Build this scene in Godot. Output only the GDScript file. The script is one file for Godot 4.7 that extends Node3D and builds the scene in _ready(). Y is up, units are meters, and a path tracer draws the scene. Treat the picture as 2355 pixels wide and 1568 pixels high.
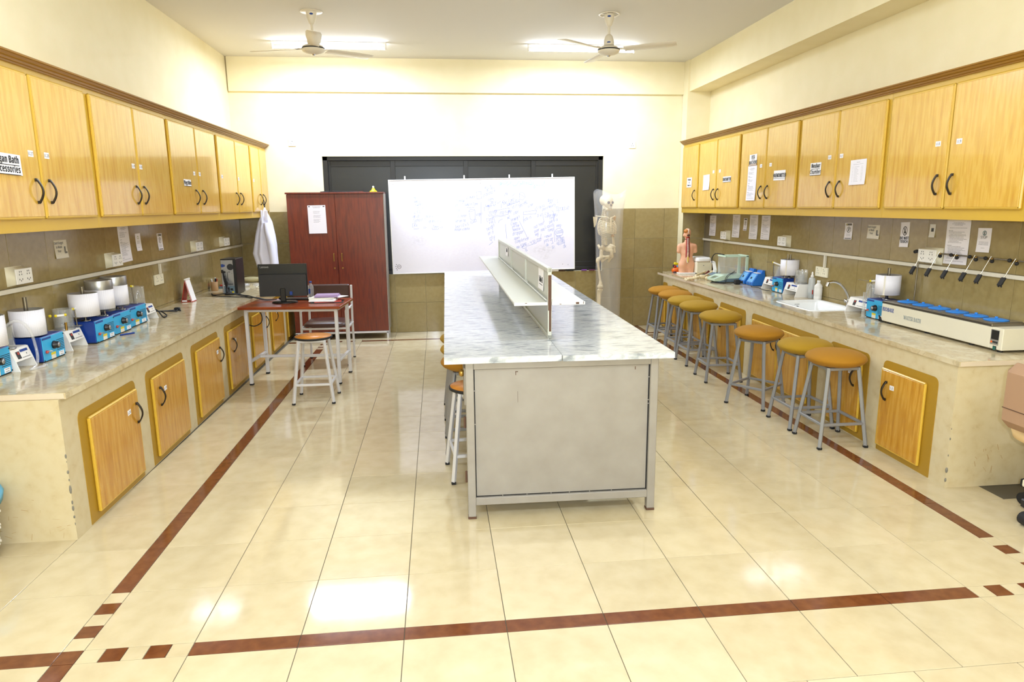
extends Node3D
# A physiology teaching laboratory. Units are metres, y up, the back wall lies at z = -6.585.

const GAP := 0.0015
var M := {}
var taken := {}
var rng := RandomNumberGenerator.new()
const TUBE_GLOW := 34.0


func V(x: float, y: float, z: float) -> Vector3:
	return Vector3(x, y, z)


func T(x: float, y: float, z: float, turn := 0.0) -> Transform3D:
	return Transform3D(Basis(Vector3.UP, turn), Vector3(x, y, z))


# A frame on a side wall: x runs to the right as one faces the wall, y up, z out into the room.
func on_left(x: float, y: float, z: float) -> Transform3D:
	return Transform3D(Basis(V(0, 0, -1), V(0, 1, 0), V(1, 0, 0)), V(x, y, z))


func on_right(x: float, y: float, z: float) -> Transform3D:
	return Transform3D(Basis(V(0, 0, 1), V(0, 1, 0), V(-1, 0, 0)), V(x, y, z))


# ---------------------------------------------------------------- shapes
class Shape:
	var st := SurfaceTool.new()
	var n := 0

	func _init():
		st.begin(Mesh.PRIMITIVE_TRIANGLES)

	func tri(a: Vector3, b: Vector3, c: Vector3, g := -1, ua := Vector2.ZERO, ub := Vector2.ZERO, uc := Vector2.ZERO):
		st.set_smooth_group(g if g >= 0 else 0xFFFFFFFF)
		st.set_uv(ua)
		st.add_vertex(a)
		st.set_uv(uc)
		st.add_vertex(c)
		st.set_uv(ub)
		st.add_vertex(b)
		n += 1

	func quad(a: Vector3, b: Vector3, c: Vector3, d: Vector3, g := -1):
		tri(a, b, c, g, Vector2(0, 1), Vector2(1, 1), Vector2(1, 0))
		tri(a, c, d, g, Vector2(0, 1), Vector2(1, 0), Vector2(0, 0))

	# box round c of size s with chamfered edges
	func box(c: Vector3, s: Vector3, bv := 0.0, t := Transform3D.IDENTITY) -> Shape:
		var h := s / 2.0
		var b: float = min(bv, min(h.x, min(h.y, h.z)) * 0.9)
		var f := func(x, y, z): return t * (c + Vector3(x, y, z))
		for ax in 3:
			for sg in [-1.0, 1.0]:
				var u := (ax + 1) % 3
				var w := (ax + 2) % 3
				var p := []
				for k in [[-1, -1], [1, -1], [1, 1], [-1, 1]]:
					var v := Vector3.ZERO
					v[ax] = sg * h[ax]
					v[u] = k[0] * (h[u] - b)
					v[w] = k[1] * (h[w] - b)
					p.append(t * (c + v))
				if sg > 0:
					quad(p[0], p[1], p[2], p[3])
				else:
					quad(p[0], p[3], p[2], p[1])
		if b > 0.0:
			for ax in 3:
				var u := (ax + 1) % 3
				var w := (ax + 2) % 3
				for su in [-1.0, 1.0]:
					for sw in [-1.0, 1.0]:
						var q := []
						for k in [[-1, 0], [1, 0], [1, 1], [-1, 1]]:
							var v := Vector3.ZERO
							v[ax] = k[0] * (h[ax] - b)
							v[u] = su * (h[u] - (0.0 if k[1] == 0 else b))
							v[w] = sw * (h[w] - (b if k[1] == 0 else 0.0))
							q.append(t * (c + v))
						if su * sw > 0:
							quad(q[0], q[3], q[2], q[1])
						else:
							quad(q[0], q[1], q[2], q[3])
			for sx in [-1.0, 1.0]:
				for sy in [-1.0, 1.0]:
					for sz in [-1.0, 1.0]:
						var a = f.call(sx * h.x, sy * (h.y - b), sz * (h.z - b))
						var d = f.call(sx * (h.x - b), sy * h.y, sz * (h.z - b))
						var e = f.call(sx * (h.x - b), sy * (h.y - b), sz * h.z)
						if sx * sy * sz > 0:
							tri(a, d, e)
						else:
							tri(a, e, d)
		return self

	# straight round bar, tapered if r1 differs
	func bar(a: Vector3, b: Vector3, r0: float, r1 := -1.0, k := 10, caps := true) -> Shape:
		if r1 < 0.0:
			r1 = r0
		var d := (b - a).normalized()
		var u := d.cross(Vector3.UP if absf(d.y) < 0.95 else Vector3.RIGHT).normalized()
		var w := d.cross(u)
		for i in k:
			var p := TAU * i / k
			var q := TAU * (i + 1) / k
			var e := u * cos(p) + w * sin(p)
			var g := u * cos(q) + w * sin(q)
			quad(a + e * r0, a + g * r0, b + g * r1, b + e * r1, 1)
			if caps:
				tri(a, a + g * r0, a + e * r0)
				tri(b, b + e * r1, b + g * r1)
		return self

	# square bar
	func sbar(a: Vector3, b: Vector3, w: float, up := Vector3.UP, h := -1.0) -> Shape:
		var d := (b - a).normalized()
		if absf(d.dot(up)) > 0.98:
			up = Vector3.RIGHT
		var u := d.cross(up).normalized()
		var v := u.cross(d)
		var t := Transform3D(Basis(u, v, -d), (a + b) / 2.0)
		return box(Vector3.ZERO, Vector3(w, w if h < 0 else h, (b - a).length()), w * 0.12, t)

	# bent pipe through points
	func pipe(pts: Array, r: float, k := 8, closed := false) -> Shape:
		var rings := []
		var n0 := Vector3.ZERO
		var m := pts.size()
		for i in m:
			var a: Vector3 = pts[max(i - 1, 0)]
			var b: Vector3 = pts[min(i + 1, m - 1)]
			var d := (b - a).normalized()
			if n0 == Vector3.ZERO:
				n0 = d.cross(Vector3.UP if absf(d.y) < 0.9 else Vector3.RIGHT).normalized()
			n0 = (n0 - d * n0.dot(d)).normalized()
			var w := d.cross(n0)
			var ring := []
			for j in k:
				var p := TAU * j / k
				ring.append(pts[i] + (n0 * cos(p) + w * sin(p)) * r)
			rings.append(ring)
		return loft(rings, not closed)

	# skin over rings of equal counts
	func loft(rings: Array, caps := true, g := 1) -> Shape:
		var k: int = rings[0].size()
		for i in rings.size() - 1:
			for j in k:
				var l := (j + 1) % k
				quad(rings[i][j], rings[i][l], rings[i + 1][l], rings[i + 1][j], g)
		if caps:
			for e in [0, rings.size() - 1]:
				var c := Vector3.ZERO
				for p in rings[e]:
					c += p
				c /= k
				for j in k:
					var l := (j + 1) % k
					if e == 0:
						tri(c, rings[e][l], rings[e][j])
					else:
						tri(c, rings[e][j], rings[e][l])
		return self

	# profile of [radius, height] turned round y
	func lathe(prof: Array, k := 20, t := Transform3D.IDENTITY, g := 1) -> Shape:
		for i in prof.size() - 1:
			for j in k:
				var p := TAU * j / k
				var q := TAU * (j + 1) / k
				var a := t * Vector3(prof[i][0] * cos(p), prof[i][1], prof[i][0] * sin(p))
				var b := t * Vector3(prof[i + 1][0] * cos(p), prof[i + 1][1], prof[i + 1][0] * sin(p))
				var c := t * Vector3(prof[i + 1][0] * cos(q), prof[i + 1][1], prof[i + 1][0] * sin(q))
				var d := t * Vector3(prof[i][0] * cos(q), prof[i][1], prof[i][0] * sin(q))
				if prof[i + 1][0] > 0.0:
					tri(a, b, c, g)
				if prof[i][0] > 0.0:
					tri(a, c, d, g)
		return self

	# outline pushed along z
	func prism(poly: Array, depth: float, t := Transform3D.IDENTITY) -> Shape:
		var p2 := PackedVector2Array(poly)
		var m := p2.size()
		var area := 0.0
		for i in m:
			area += p2[i].cross(p2[(i + 1) % m])
		if area < 0.0:
			p2.reverse()
		var idx := Geometry2D.triangulate_polygon(p2)
		for i in range(0, idx.size(), 3):
			var a := p2[idx[i]]
			var b := p2[idx[i + 1]]
			var c := p2[idx[i + 2]]
			if (b - a).cross(c - a) < 0:
				var s := b
				b = c
				c = s
			tri(t * Vector3(a.x, a.y, depth), t * Vector3(b.x, b.y, depth), t * Vector3(c.x, c.y, depth))
			tri(t * Vector3(a.x, a.y, 0), t * Vector3(c.x, c.y, 0), t * Vector3(b.x, b.y, 0))
		for i in m:
			var a := p2[i]
			var b := p2[(i + 1) % m]
			quad(t * Vector3(a.x, a.y, 0), t * Vector3(b.x, b.y, 0), t * Vector3(b.x, b.y, depth), t * Vector3(a.x, a.y, depth))
		return self

	func ball(c: Vector3, r: Vector3, k := 14, t := Transform3D.IDENTITY) -> Shape:
		var prof := []
		for i in k / 2 + 1:
			var p := -PI / 2 + PI * i / (k / 2)
			prof.append([cos(p) if i > 0 and i < k / 2 else 0.0, sin(p)])
		return lathe(prof, k, t * Transform3D(Basis.from_scale(r), c))

	# smooth skin round tapered capsules [a, b, ra, rb]: surface nets over a blended distance field
	func blob(bones: Array, cell: float, k: float, sc := Vector3.ONE, t := Transform3D.IDENTITY) -> Shape:
		var lo := Vector3.INF
		var hi := -Vector3.INF
		for o in bones:
			var r: float = max(o[2], o[3]) + 2.0 * cell + k
			lo = lo.min((o[0] as Vector3).min(o[1]) - Vector3.ONE * r)
			hi = hi.max((o[0] as Vector3).max(o[1]) + Vector3.ONE * r)
		var nx := int((hi.x - lo.x) / cell) + 2
		var ny := int((hi.y - lo.y) / cell) + 2
		var nz := int((hi.z - lo.z) / cell) + 2
		var e := PackedFloat32Array()
		e.resize(nx * ny * nz)
		e.fill(1e-9)
		for o in bones:
			var a: Vector3 = o[0]
			var b: Vector3 = o[1]
			var reach: float = max(o[2], o[3]) + 5.0 * k + 1.5 * cell
			var i0 := ((a.min(b) - Vector3.ONE * reach - lo) / cell).floor().max(Vector3.ZERO)
			var i1 := ((a.max(b) + Vector3.ONE * reach - lo) / cell).ceil().min(Vector3(nx - 1, ny - 1, nz - 1))
			var ab := b - a
			var l2 := maxf(ab.length_squared(), 1e-9)
			for z in range(i0.z, i1.z + 1):
				for y in range(i0.y, i1.y + 1):
					var row := (z * ny + y) * nx
					for x in range(i0.x, i1.x + 1):
						var p := lo + Vector3(x, y, z) * cell
						var h := clampf((p - a).dot(ab) / l2, 0.0, 1.0)
						var d := (p - a - ab * h).length() - lerpf(o[2], o[3], h)
						e[row + x] += exp(minf(-d / k, 30.0))
		for i in e.size():
			e[i] = -k * log(e[i])
		var at := {}
		var vs: Array[Vector3] = []
		for z in nz - 1:
			for y in ny - 1:
				for x in nx - 1:
					var i := (z * ny + y) * nx + x
					var c := [e[i], e[i + 1], e[i + nx], e[i + nx + 1], e[i + nx * ny], e[i + nx * ny + 1], e[i + nx * ny + nx], e[i + nx * ny + nx + 1]]
					var m := 0
					for q in 8:
						if c[q] < 0.0:
							m += 1
					if m == 0 or m == 8:
						continue
					var s := Vector3.ZERO
					var cnt := 0
					for q in 8:
						for ax in 3:
							var w := q | (1 << ax)
							if w != q and (c[q] < 0.0) != (c[w] < 0.0):
								var f: float = c[q] / (c[q] - c[w])
								var p := Vector3(q & 1, (q >> 1) & 1, q >> 2)
								p[ax] = f
								s += p
								cnt += 1
					at[i] = vs.size()
					vs.append(t * ((lo + (Vector3(x, y, z) + s / cnt) * cell) * sc))
		var step := [1, nx, nx * ny]
		for i in at:
			var x: int = i % nx
			var y: int = (i / nx) % ny
			var z: int = i / (nx * ny)
			var xyz := [x, y, z]
			for ax in 3:
				var u := (ax + 1) % 3
				var w := (ax + 2) % 3
				if xyz[u] == 0 or xyz[w] == 0:
					continue
				var j: int = i + step[ax]
				if (e[i] < 0.0) == (e[j] < 0.0):
					continue
				var p = at.get(i)
				var q = at.get(i - step[u])
				var r = at.get(i - step[u] - step[w])
				var s2 = at.get(i - step[w])
				if q == null or r == null or s2 == null:
					continue
				if e[i] < 0.0:
					quad(vs[p], vs[q], vs[r], vs[s2], 1)
				else:
					quad(vs[p], vs[s2], vs[r], vs[q], 1)
		return self

	func mesh() -> ArrayMesh:
		st.generate_normals()
		st.index()
		return st.commit()


func S() -> Shape:
	return Shape.new()


# ---------------------------------------------------------------- nodes
func numbered(called: String) -> String:
	taken[called] = taken.get(called, -1) + 1
	return called if taken[called] == 0 else "%s_%03d" % [called, taken[called]]


func metas(o: Node, label: String, category: String, group: String):
	o.set_meta("label", label)
	o.set_meta("category", category)
	if group:
		o.set_meta("group", group)


func thing(called: String, label: String, category: String, t := Transform3D.IDENTITY, group := "") -> Node3D:
	var o := Node3D.new()
	o.name = numbered(called)
	add_child(o, true)
	o.transform = t
	metas(o, label, category, group)
	return o


func part(called: String, shape, m: Material, parent: Node3D, t := Transform3D.IDENTITY) -> MeshInstance3D:
	var o := MeshInstance3D.new()
	o.mesh = shape.mesh() if shape is Shape else shape
	var nm := called
	var i := 0
	while parent.has_node(nm):
		i += 1
		nm = "%s_%03d" % [called, i]
	o.name = nm
	o.material_override = m
	parent.add_child(o, true)
	o.transform = t
	return o


# a thing that is one mesh
func single(called: String, label: String, category: String, shape, m: Material, t := Transform3D.IDENTITY, group := "") -> MeshInstance3D:
	var o := MeshInstance3D.new()
	o.mesh = shape.mesh() if shape is Shape else shape
	o.name = numbered(called)
	o.material_override = m
	add_child(o, true)
	o.transform = t
	metas(o, label, category, group)
	return o


func struct(called: String, shape, m: Material, t := Transform3D.IDENTITY) -> MeshInstance3D:
	var o := MeshInstance3D.new()
	o.mesh = shape.mesh() if shape is Shape else shape
	o.name = numbered(called)
	o.material_override = m
	add_child(o, true)
	o.transform = t
	o.set_meta("kind", "structure")
	return o


func copy(src: Node3D, label: String, t: Transform3D) -> Node3D:
	var o: Node3D = src.duplicate()
	var base := src.name as String
	if base.right(4).begins_with("_") and base.right(3).is_valid_int():
		base = base.left(-4)
	o.name = numbered(base)
	add_child(o, true)
	o.transform = t
	o.set_meta("label", label)
	return o


func words(parent: Node3D, called: String, s: String, h: float, m: Material, t: Transform3D, wide := 1.0, serif := false, heavy := false) -> MeshInstance3D:
	var tm := TextMesh.new()
	var f := SystemFont.new()
	f.font_names = PackedStringArray(["Droid Serif" if serif else "Droid Sans"])
	if heavy:
		f.font_weight = 700
	tm.font = f
	tm.text = s
	tm.font_size = 32
	tm.pixel_size = h / 23.0
	tm.depth = 0.0006
	tm.curve_step = 2.0
	return part(called, tm, m, parent, t * Transform3D(Basis.from_scale(V(wide, 1, 1)), V(0, 0, 0.0003)))


# ---------------------------------------------------------------- materials
func mat(called: String, c: Color, rough := 0.6, metal := 0.0, spec := 0.5) -> StandardMaterial3D:
	var m := StandardMaterial3D.new()
	m.resource_name = called
	m.albedo_color = c
	m.roughness = rough
	m.metallic = metal
	m.metallic_specular = spec
	M[called] = m
	return m


func rgb8(r: int, g: int, b: int) -> Color:
	return Color(r / 255.0, g / 255.0, b / 255.0)


func cloud(freq: float, stops: Array, seed_ := 1, octaves := 4, warp := 0.0, kind := FastNoiseLite.TYPE_SIMPLEX_SMOOTH, side := 512) -> NoiseTexture2D:
	var n := FastNoiseLite.new()
	n.noise_type = kind
	n.seed = seed_
	n.frequency = freq
	n.fractal_octaves = octaves
	if warp > 0.0:
		n.domain_warp_enabled = true
		n.domain_warp_amplitude = warp
		n.domain_warp_frequency = freq * 0.7
	var g := Gradient.new()
	var at := PackedFloat32Array()
	var cs := PackedColorArray()
	for s in stops:
		at.append(s[0])
		cs.append(s[1])
	g.offsets = at
	g.colors = cs
	var t := NoiseTexture2D.new()
	t.width = side
	t.height = side
	t.seamless = true
	t.noise = n
	t.color_ramp = g
	return t


func tri_tex(m: StandardMaterial3D, tex: Texture2D, scale: Vector3, world := false, off := Vector3.ZERO):
	m.albedo_texture = tex
	m.albedo_color = Color.WHITE
	m.uv1_triplanar = true
	m.uv1_world_triplanar = world
	m.uv1_triplanar_sharpness = 6.0
	m.uv1_scale = scale
	m.uv1_offset = off


func glass(called: String, c: Color, rough := 0.03) -> StandardMaterial3D:
	var m := mat(called, c, rough)
	m.transparency = BaseMaterial3D.TRANSPARENCY_ALPHA
	return m


func materials():
	var m: StandardMaterial3D
	m = mat("wall_paint", rgb8(244, 232, 196), 0.75)
	tri_tex(m, cloud(0.012, [[0.0, rgb8(241, 228, 186)], [1.0, rgb8(246, 234, 196)]], 3), V(0.5, 0.5, 0.5), true)
	mat("ceiling_paint", rgb8(224, 220, 212), 0.85)
	m = mat("counter_paint", rgb8(240, 222, 170), 0.7)
	tri_tex(m, cloud(0.02, [[0.0, rgb8(190, 169, 126)], [0.2, rgb8(203, 184, 142)], [0.5, rgb8(207, 190, 150)], [1.0, rgb8(210, 194, 156)]], 8, 6), V(1.1, 1.1, 1.1), true)
	mat("chip", rgb8(128, 122, 108), 0.9)
	mat("scuff", rgb8(190, 160, 116), 0.9)
	mat("grout", rgb8(96, 88, 70), 0.8)
	for k in 3:
		m = mat("floor_tile_%d" % k, rgb8(228, 208, 162), 0.085, 0.0, 0.5)
		var s := k * 3 - 3
		tri_tex(m, cloud(0.014, [[0.0, rgb8(197 + s, 179 + s, 141 + s)], [0.5, rgb8(204 + s, 187 + s, 149 + s)], [1.0, rgb8(209 + s, 193 + s, 157 + s)]], 20 + k, 5), V(0.9, 0.9, 0.9), true)
	m = mat("brown_tile", rgb8(110, 62, 34), 0.1)
	tri_tex(m, cloud(0.03, [[0.0, rgb8(98, 52, 28)], [1.0, rgb8(124, 72, 40)]], 5), V(1, 1, 1), true)
	for k in 3:
		m = mat("wall_tile_%d" % k, rgb8(150, 132, 96), 0.13)
		var s := k * 4 - 4
		tri_tex(m, cloud(0.03, [[0.0, rgb8(146 + s, 127 + s, 80 + s)], [1.0, rgb8(160 + s, 141 + s, 92 + s)]], 40 + k, 5), V(1, 1, 1), true)
	mat("tile_joint", rgb8(122, 108, 80), 0.8)
	for k in 4:
		m = mat("wood_%d" % k, rgb8(222, 172, 92), 0.22)
		tri_tex(m, cloud(0.022, [[0.0, rgb8(200, 146, 48)], [0.3, rgb8(211, 163, 60)], [0.52, rgb8(216, 170, 66)], [0.62, rgb8(223, 180, 80)], [1.0, rgb8(212, 160, 60)]], 60 + k, 4, 24.0), V(2.4, 0.22, 2.4), false, V(0.37 * k, 0.21 * k, 0.13 * k))
		m.clearcoat_enabled = true
		m.clearcoat = 0.5
		m.clearcoat_roughness = 0.06
	for k in 3:
		m = mat("low_wood_%d" % k, rgb8(210, 150, 70), 0.25)
		tri_tex(m, cloud(0.022, [[0.0, rgb8(178, 118, 28)], [0.3, rgb8(196, 138, 38)], [0.52, rgb8(202, 146, 44)], [0.62, rgb8(212, 160, 62)], [1.0, rgb8(196, 136, 38)]], 80 + k, 4, 24.0), V(2.4, 0.22, 2.4), false, V(0.31 * k, 0.27 * k, 0.17 * k))
		m.clearcoat_enabled = true
		m.clearcoat = 0.35
		m.clearcoat_roughness = 0.1
	mat("ochre", rgb8(204, 164, 52), 0.35)
	mat("door_edge", rgb8(212, 170, 56), 0.3)
	mat("surround", rgb8(168, 128, 32), 0.45)
	mat("cornice", rgb8(150, 104, 20), 0.35)
	mat("handle", rgb8(58, 50, 40), 0.35, 0.7)
	mat("paper", rgb8(246, 242, 242), 0.7)
	mat("old_paper", rgb8(226, 218, 200), 0.7)
	mat("ink", rgb8(24, 24, 26), 0.7)
	mat("grey_ink", rgb8(120, 118, 116), 0.7)
	mat("blue_ink", rgb8(36, 66, 140), 0.6)
	m = mat("worktop", rgb8(206, 188, 150), 0.09)
	tri_tex(m, cloud(0.016, [[0.0, rgb8(176, 154, 114)], [0.28, rgb8(200, 181, 142)], [0.45, rgb8(208, 191, 154)], [0.52, rgb8(188, 170, 134)], [0.58, rgb8(210, 194, 158)], [1.0, rgb8(218, 204, 172)]], 11, 5, 30.0), V(0.8, 0.8, 0.8), true)
	m = mat("worktop_edge", rgb8(214, 196, 170), 0.35)
	m = mat("marble", rgb8(228, 228, 226), 0.12)
	tri_tex(m, cloud(0.012, [[0.0, rgb8(122, 126, 128)], [0.2, rgb8(160, 164, 166)], [0.36, rgb8(200, 200, 198)], [0.5, rgb8(216, 216, 213)], [0.6, rgb8(178, 181, 182)], [0.68, rgb8(210, 210, 207)], [1.0, rgb8(220, 220, 216)]], 17, 6, 50.0), V(0.7, 1.2, 2.4), true)
	m = mat("silver_paint", rgb8(196, 190, 180), 0.4, 0.25)
	tri_tex(m, cloud(0.012, [[0.0, rgb8(150, 143, 133)], [1.0, rgb8(160, 154, 145)]], 33, 5), V(0.9, 0.9, 0.9), true)
	mat("shelf_paint", rgb8(200, 200, 186), 0.35, 0.1)
	mat("rust", rgb8(92, 64, 46), 0.8)
	mat("black_gap", rgb8(22, 20, 18), 0.8)
	mat("window_frame", rgb8(20, 19, 18), 0.35)
	mat("window_film", rgb8(26, 27, 27), 0.28)
	mat("white_plastic", rgb8(240, 236, 228), 0.35)
	mat("ivory_plastic", rgb8(236, 228, 200), 0.4)
	mat("conduit", rgb8(222, 214, 194), 0.45)
	mat("steel_tube", rgb8(150, 150, 150), 0.38, 0.35)
	mat("white_tube", rgb8(214, 210, 206), 0.4, 0.1)
	mat("rubber", rgb8(26, 25, 25), 0.7)
	m = mat("mustard_cloth", rgb8(164, 112, 4), 0.85)
	m.rim_enabled = true
	m.rim = 0.25
	m = mat("olive_cloth", rgb8(164, 126, 10), 0.85)
	m.rim_enabled = true
	m.rim = 0.25
	m = mat("seat_laminate", rgb8(206, 130, 38), 0.4)
	m = mat("mahogany", rgb8(104, 34, 12), 0.3)
	tri_tex(m, cloud(0.02, [[0.0, rgb8(78, 22, 8)], [0.45, rgb8(104, 34, 12)], [0.6, rgb8(116, 40, 14)], [1.0, rgb8(92, 28, 10)]], 90, 4, 16.0), V(2.2, 0.2, 2.2), false)
	m = mat("desk_top", rgb8(140, 58, 22), 0.22)
	tri_tex(m, cloud(0.02, [[0.0, rgb8(112, 42, 16)], [0.5, rgb8(140, 58, 22)], [1.0, rgb8(158, 72, 30)]], 91, 4, 16.0), V(0.3, 2.0, 2.6), false)
	mat("brown_leather", rgb8(74, 48, 40), 0.32)
	mat("black_plastic", rgb8(20, 20, 21), 0.35)
	mat("dark_plastic", rgb8(34, 33, 33), 0.5)
	mat("kym_blue", rgb8(16, 54, 134), 0.4)
	mat("kym_cyan", rgb8(52, 168, 216), 0.4)
	m = mat("graph", rgb8(240, 237, 240), 0.6)
	var gi := Image.create(128, 128, false, Image.FORMAT_RGB8)
	gi.fill(rgb8(243, 240, 243))
	for k in 8:
		gi.fill_rect(Rect2i(k * 16, 0, 2, 128), rgb8(226, 220, 228))
		gi.fill_rect(Rect2i(0, k * 16, 128, 2), rgb8(226, 220, 228))
	tri_tex(m, ImageTexture.create_from_image(gi), V(14, 14, 14))
	mat("aluminium", rgb8(176, 176, 176), 0.3, 0.8)
	mat("chrome", rgb8(200, 200, 200), 0.08, 1.0)
	mat("brass", rgb8(176, 140, 70), 0.3, 0.9)
	mat("red_plastic", rgb8(186, 52, 30), 0.4)
	mat("yellow_plastic", rgb8(228, 204, 20), 0.4)
	mat("orange_plastic", rgb8(238, 104, 20), 0.35)
	mat("vortex_blue", rgb8(30, 112, 200), 0.35)
	mat("vortex_light", rgb8(112, 176, 224), 0.4)
	mat("mint", rgb8(206, 226, 200), 0.35)
	mat("slate", rgb8(104, 124, 134), 0.5)
	mat("lid_blue", rgb8(36, 132, 220), 0.4)
	m = mat("steel_sheet", rgb8(140, 132, 118), 0.25, 0.8)
	mat("bath_body", rgb8(222, 214, 190), 0.45)
	mat("skin_plastic", rgb8(236, 176, 138), 0.4)
	mat("muscle_red", rgb8(164, 36, 26), 0.45)
	mat("brain", rgb8(196, 122, 50), 0.5)
	mat("bone", rgb8(228, 208, 164), 0.5)
	mat("nerve_yellow", rgb8(232, 200, 50), 0.45)
	mat("ceramic", rgb8(250, 250, 246), 0.12)
	mat("white_cloth", rgb8(228, 226, 238), 0.9)
	mat("fan_paint", rgb8(226, 216, 196), 0.4)
	mat("purple_cover", rgb8(168, 140, 180), 0.4)
	mat("brown_card", rgb8(182, 140, 92), 0.7)
	glass("clear_glass", Color(0.94, 0.96, 0.95, 0.1))
	glass("clear_plastic", Color(0.95, 0.95, 0.95, 0.16), 0.12)
	glass("film", Color(0.96, 0.96, 0.96, 0.13), 0.16)
	glass("wash_plastic", Color(0.92, 0.93, 0.92, 0.45), 0.24)
	m = mat("tube_glow", rgb8(250, 250, 245), 0.4)
	m.emission_enabled = true
	m.emission = Color(0.89, 0.93, 1.0)
	m.emission_energy_multiplier = TUBE_GLOW


# ---------------------------------------------------------------- light and room
func lights():
	var cam := Camera3D.new()
	cam.name = "camera"
	add_child(cam)
	cam.position = V(1.3736, 1.6349, 2.4792)
	cam.rotation_order = EULER_ORDER_YXZ
	cam.rotation = V(-0.1949, -0.1058, -0.0091)
	cam.fov = 52.874
	cam.near = 0.05
	cam.far = 60.0
	cam.current = true
	var env := Environment.new()
	env.tonemap_mode = Environment.TONE_MAPPER_LINEAR
	env.tonemap_exposure = 1.42
	env.background_mode = Environment.BG_COLOR
	env.background_color = Color(0.02, 0.02, 0.025)
	env.sdfgi_enabled = true
	env.ssao_enabled = true
	env.ssil_enabled = true
	var we := WorldEnvironment.new()
	we.name = "environment"
	we.environment = env
	add_child(we)
	# the camera's own flash, just above the lens
	var fl := OmniLight3D.new()
	fl.name = "camera_flash"
	fl.position = V(1.46, 1.74, 2.6)
	fl.light_size = 0.05
	fl.light_energy = 5.0
	fl.light_color = Color(0.83, 0.895, 1.0)
	fl.omni_range = 14.0
	fl.omni_attenuation = 2.0
	fl.shadow_enabled = true
	add_child(fl)


# a batten with a bare tube below the ceiling; the tube glows and a light of its size hangs just under it
func tube_light(x: float, z: float, label: String, energy: float):
	var t := thing("tube_light", label, "light", T(x, 3.42, z), "fluorescent tubes under the ceiling")
	part("batten", S().box(V(0, -0.012, 0), V(1.24, 0.024, 0.045), 0.003), M.white_plastic, t)
	for s in [-1, 1]:
		part("end_bracket", S().box(V(s * 0.612, -0.04, 0), V(0.02, 0.08, 0.034), 0.003), M.white_plastic, t)
	part("tube", S().bar(V(-0.6, -0.062, 0), V(0.6, -0.062, 0), 0.0135, -1, 16), M.tube_glow, t)
	var a := AreaLight3D.new()
	a.name = "tube_lamp_%d" % get_child_count()
	a.area_size = Vector2(1.18, 0.026)
	a.light_energy = energy
	a.light_color = Color(0.83, 0.895, 1.0)
	a.shadow_enabled = true
	a.area_range = 14.0
	add_child(a)
	a.transform = Transform3D(Basis(Vector3.RIGHT, -PI / 2), V(x, 3.342, z))


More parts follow.
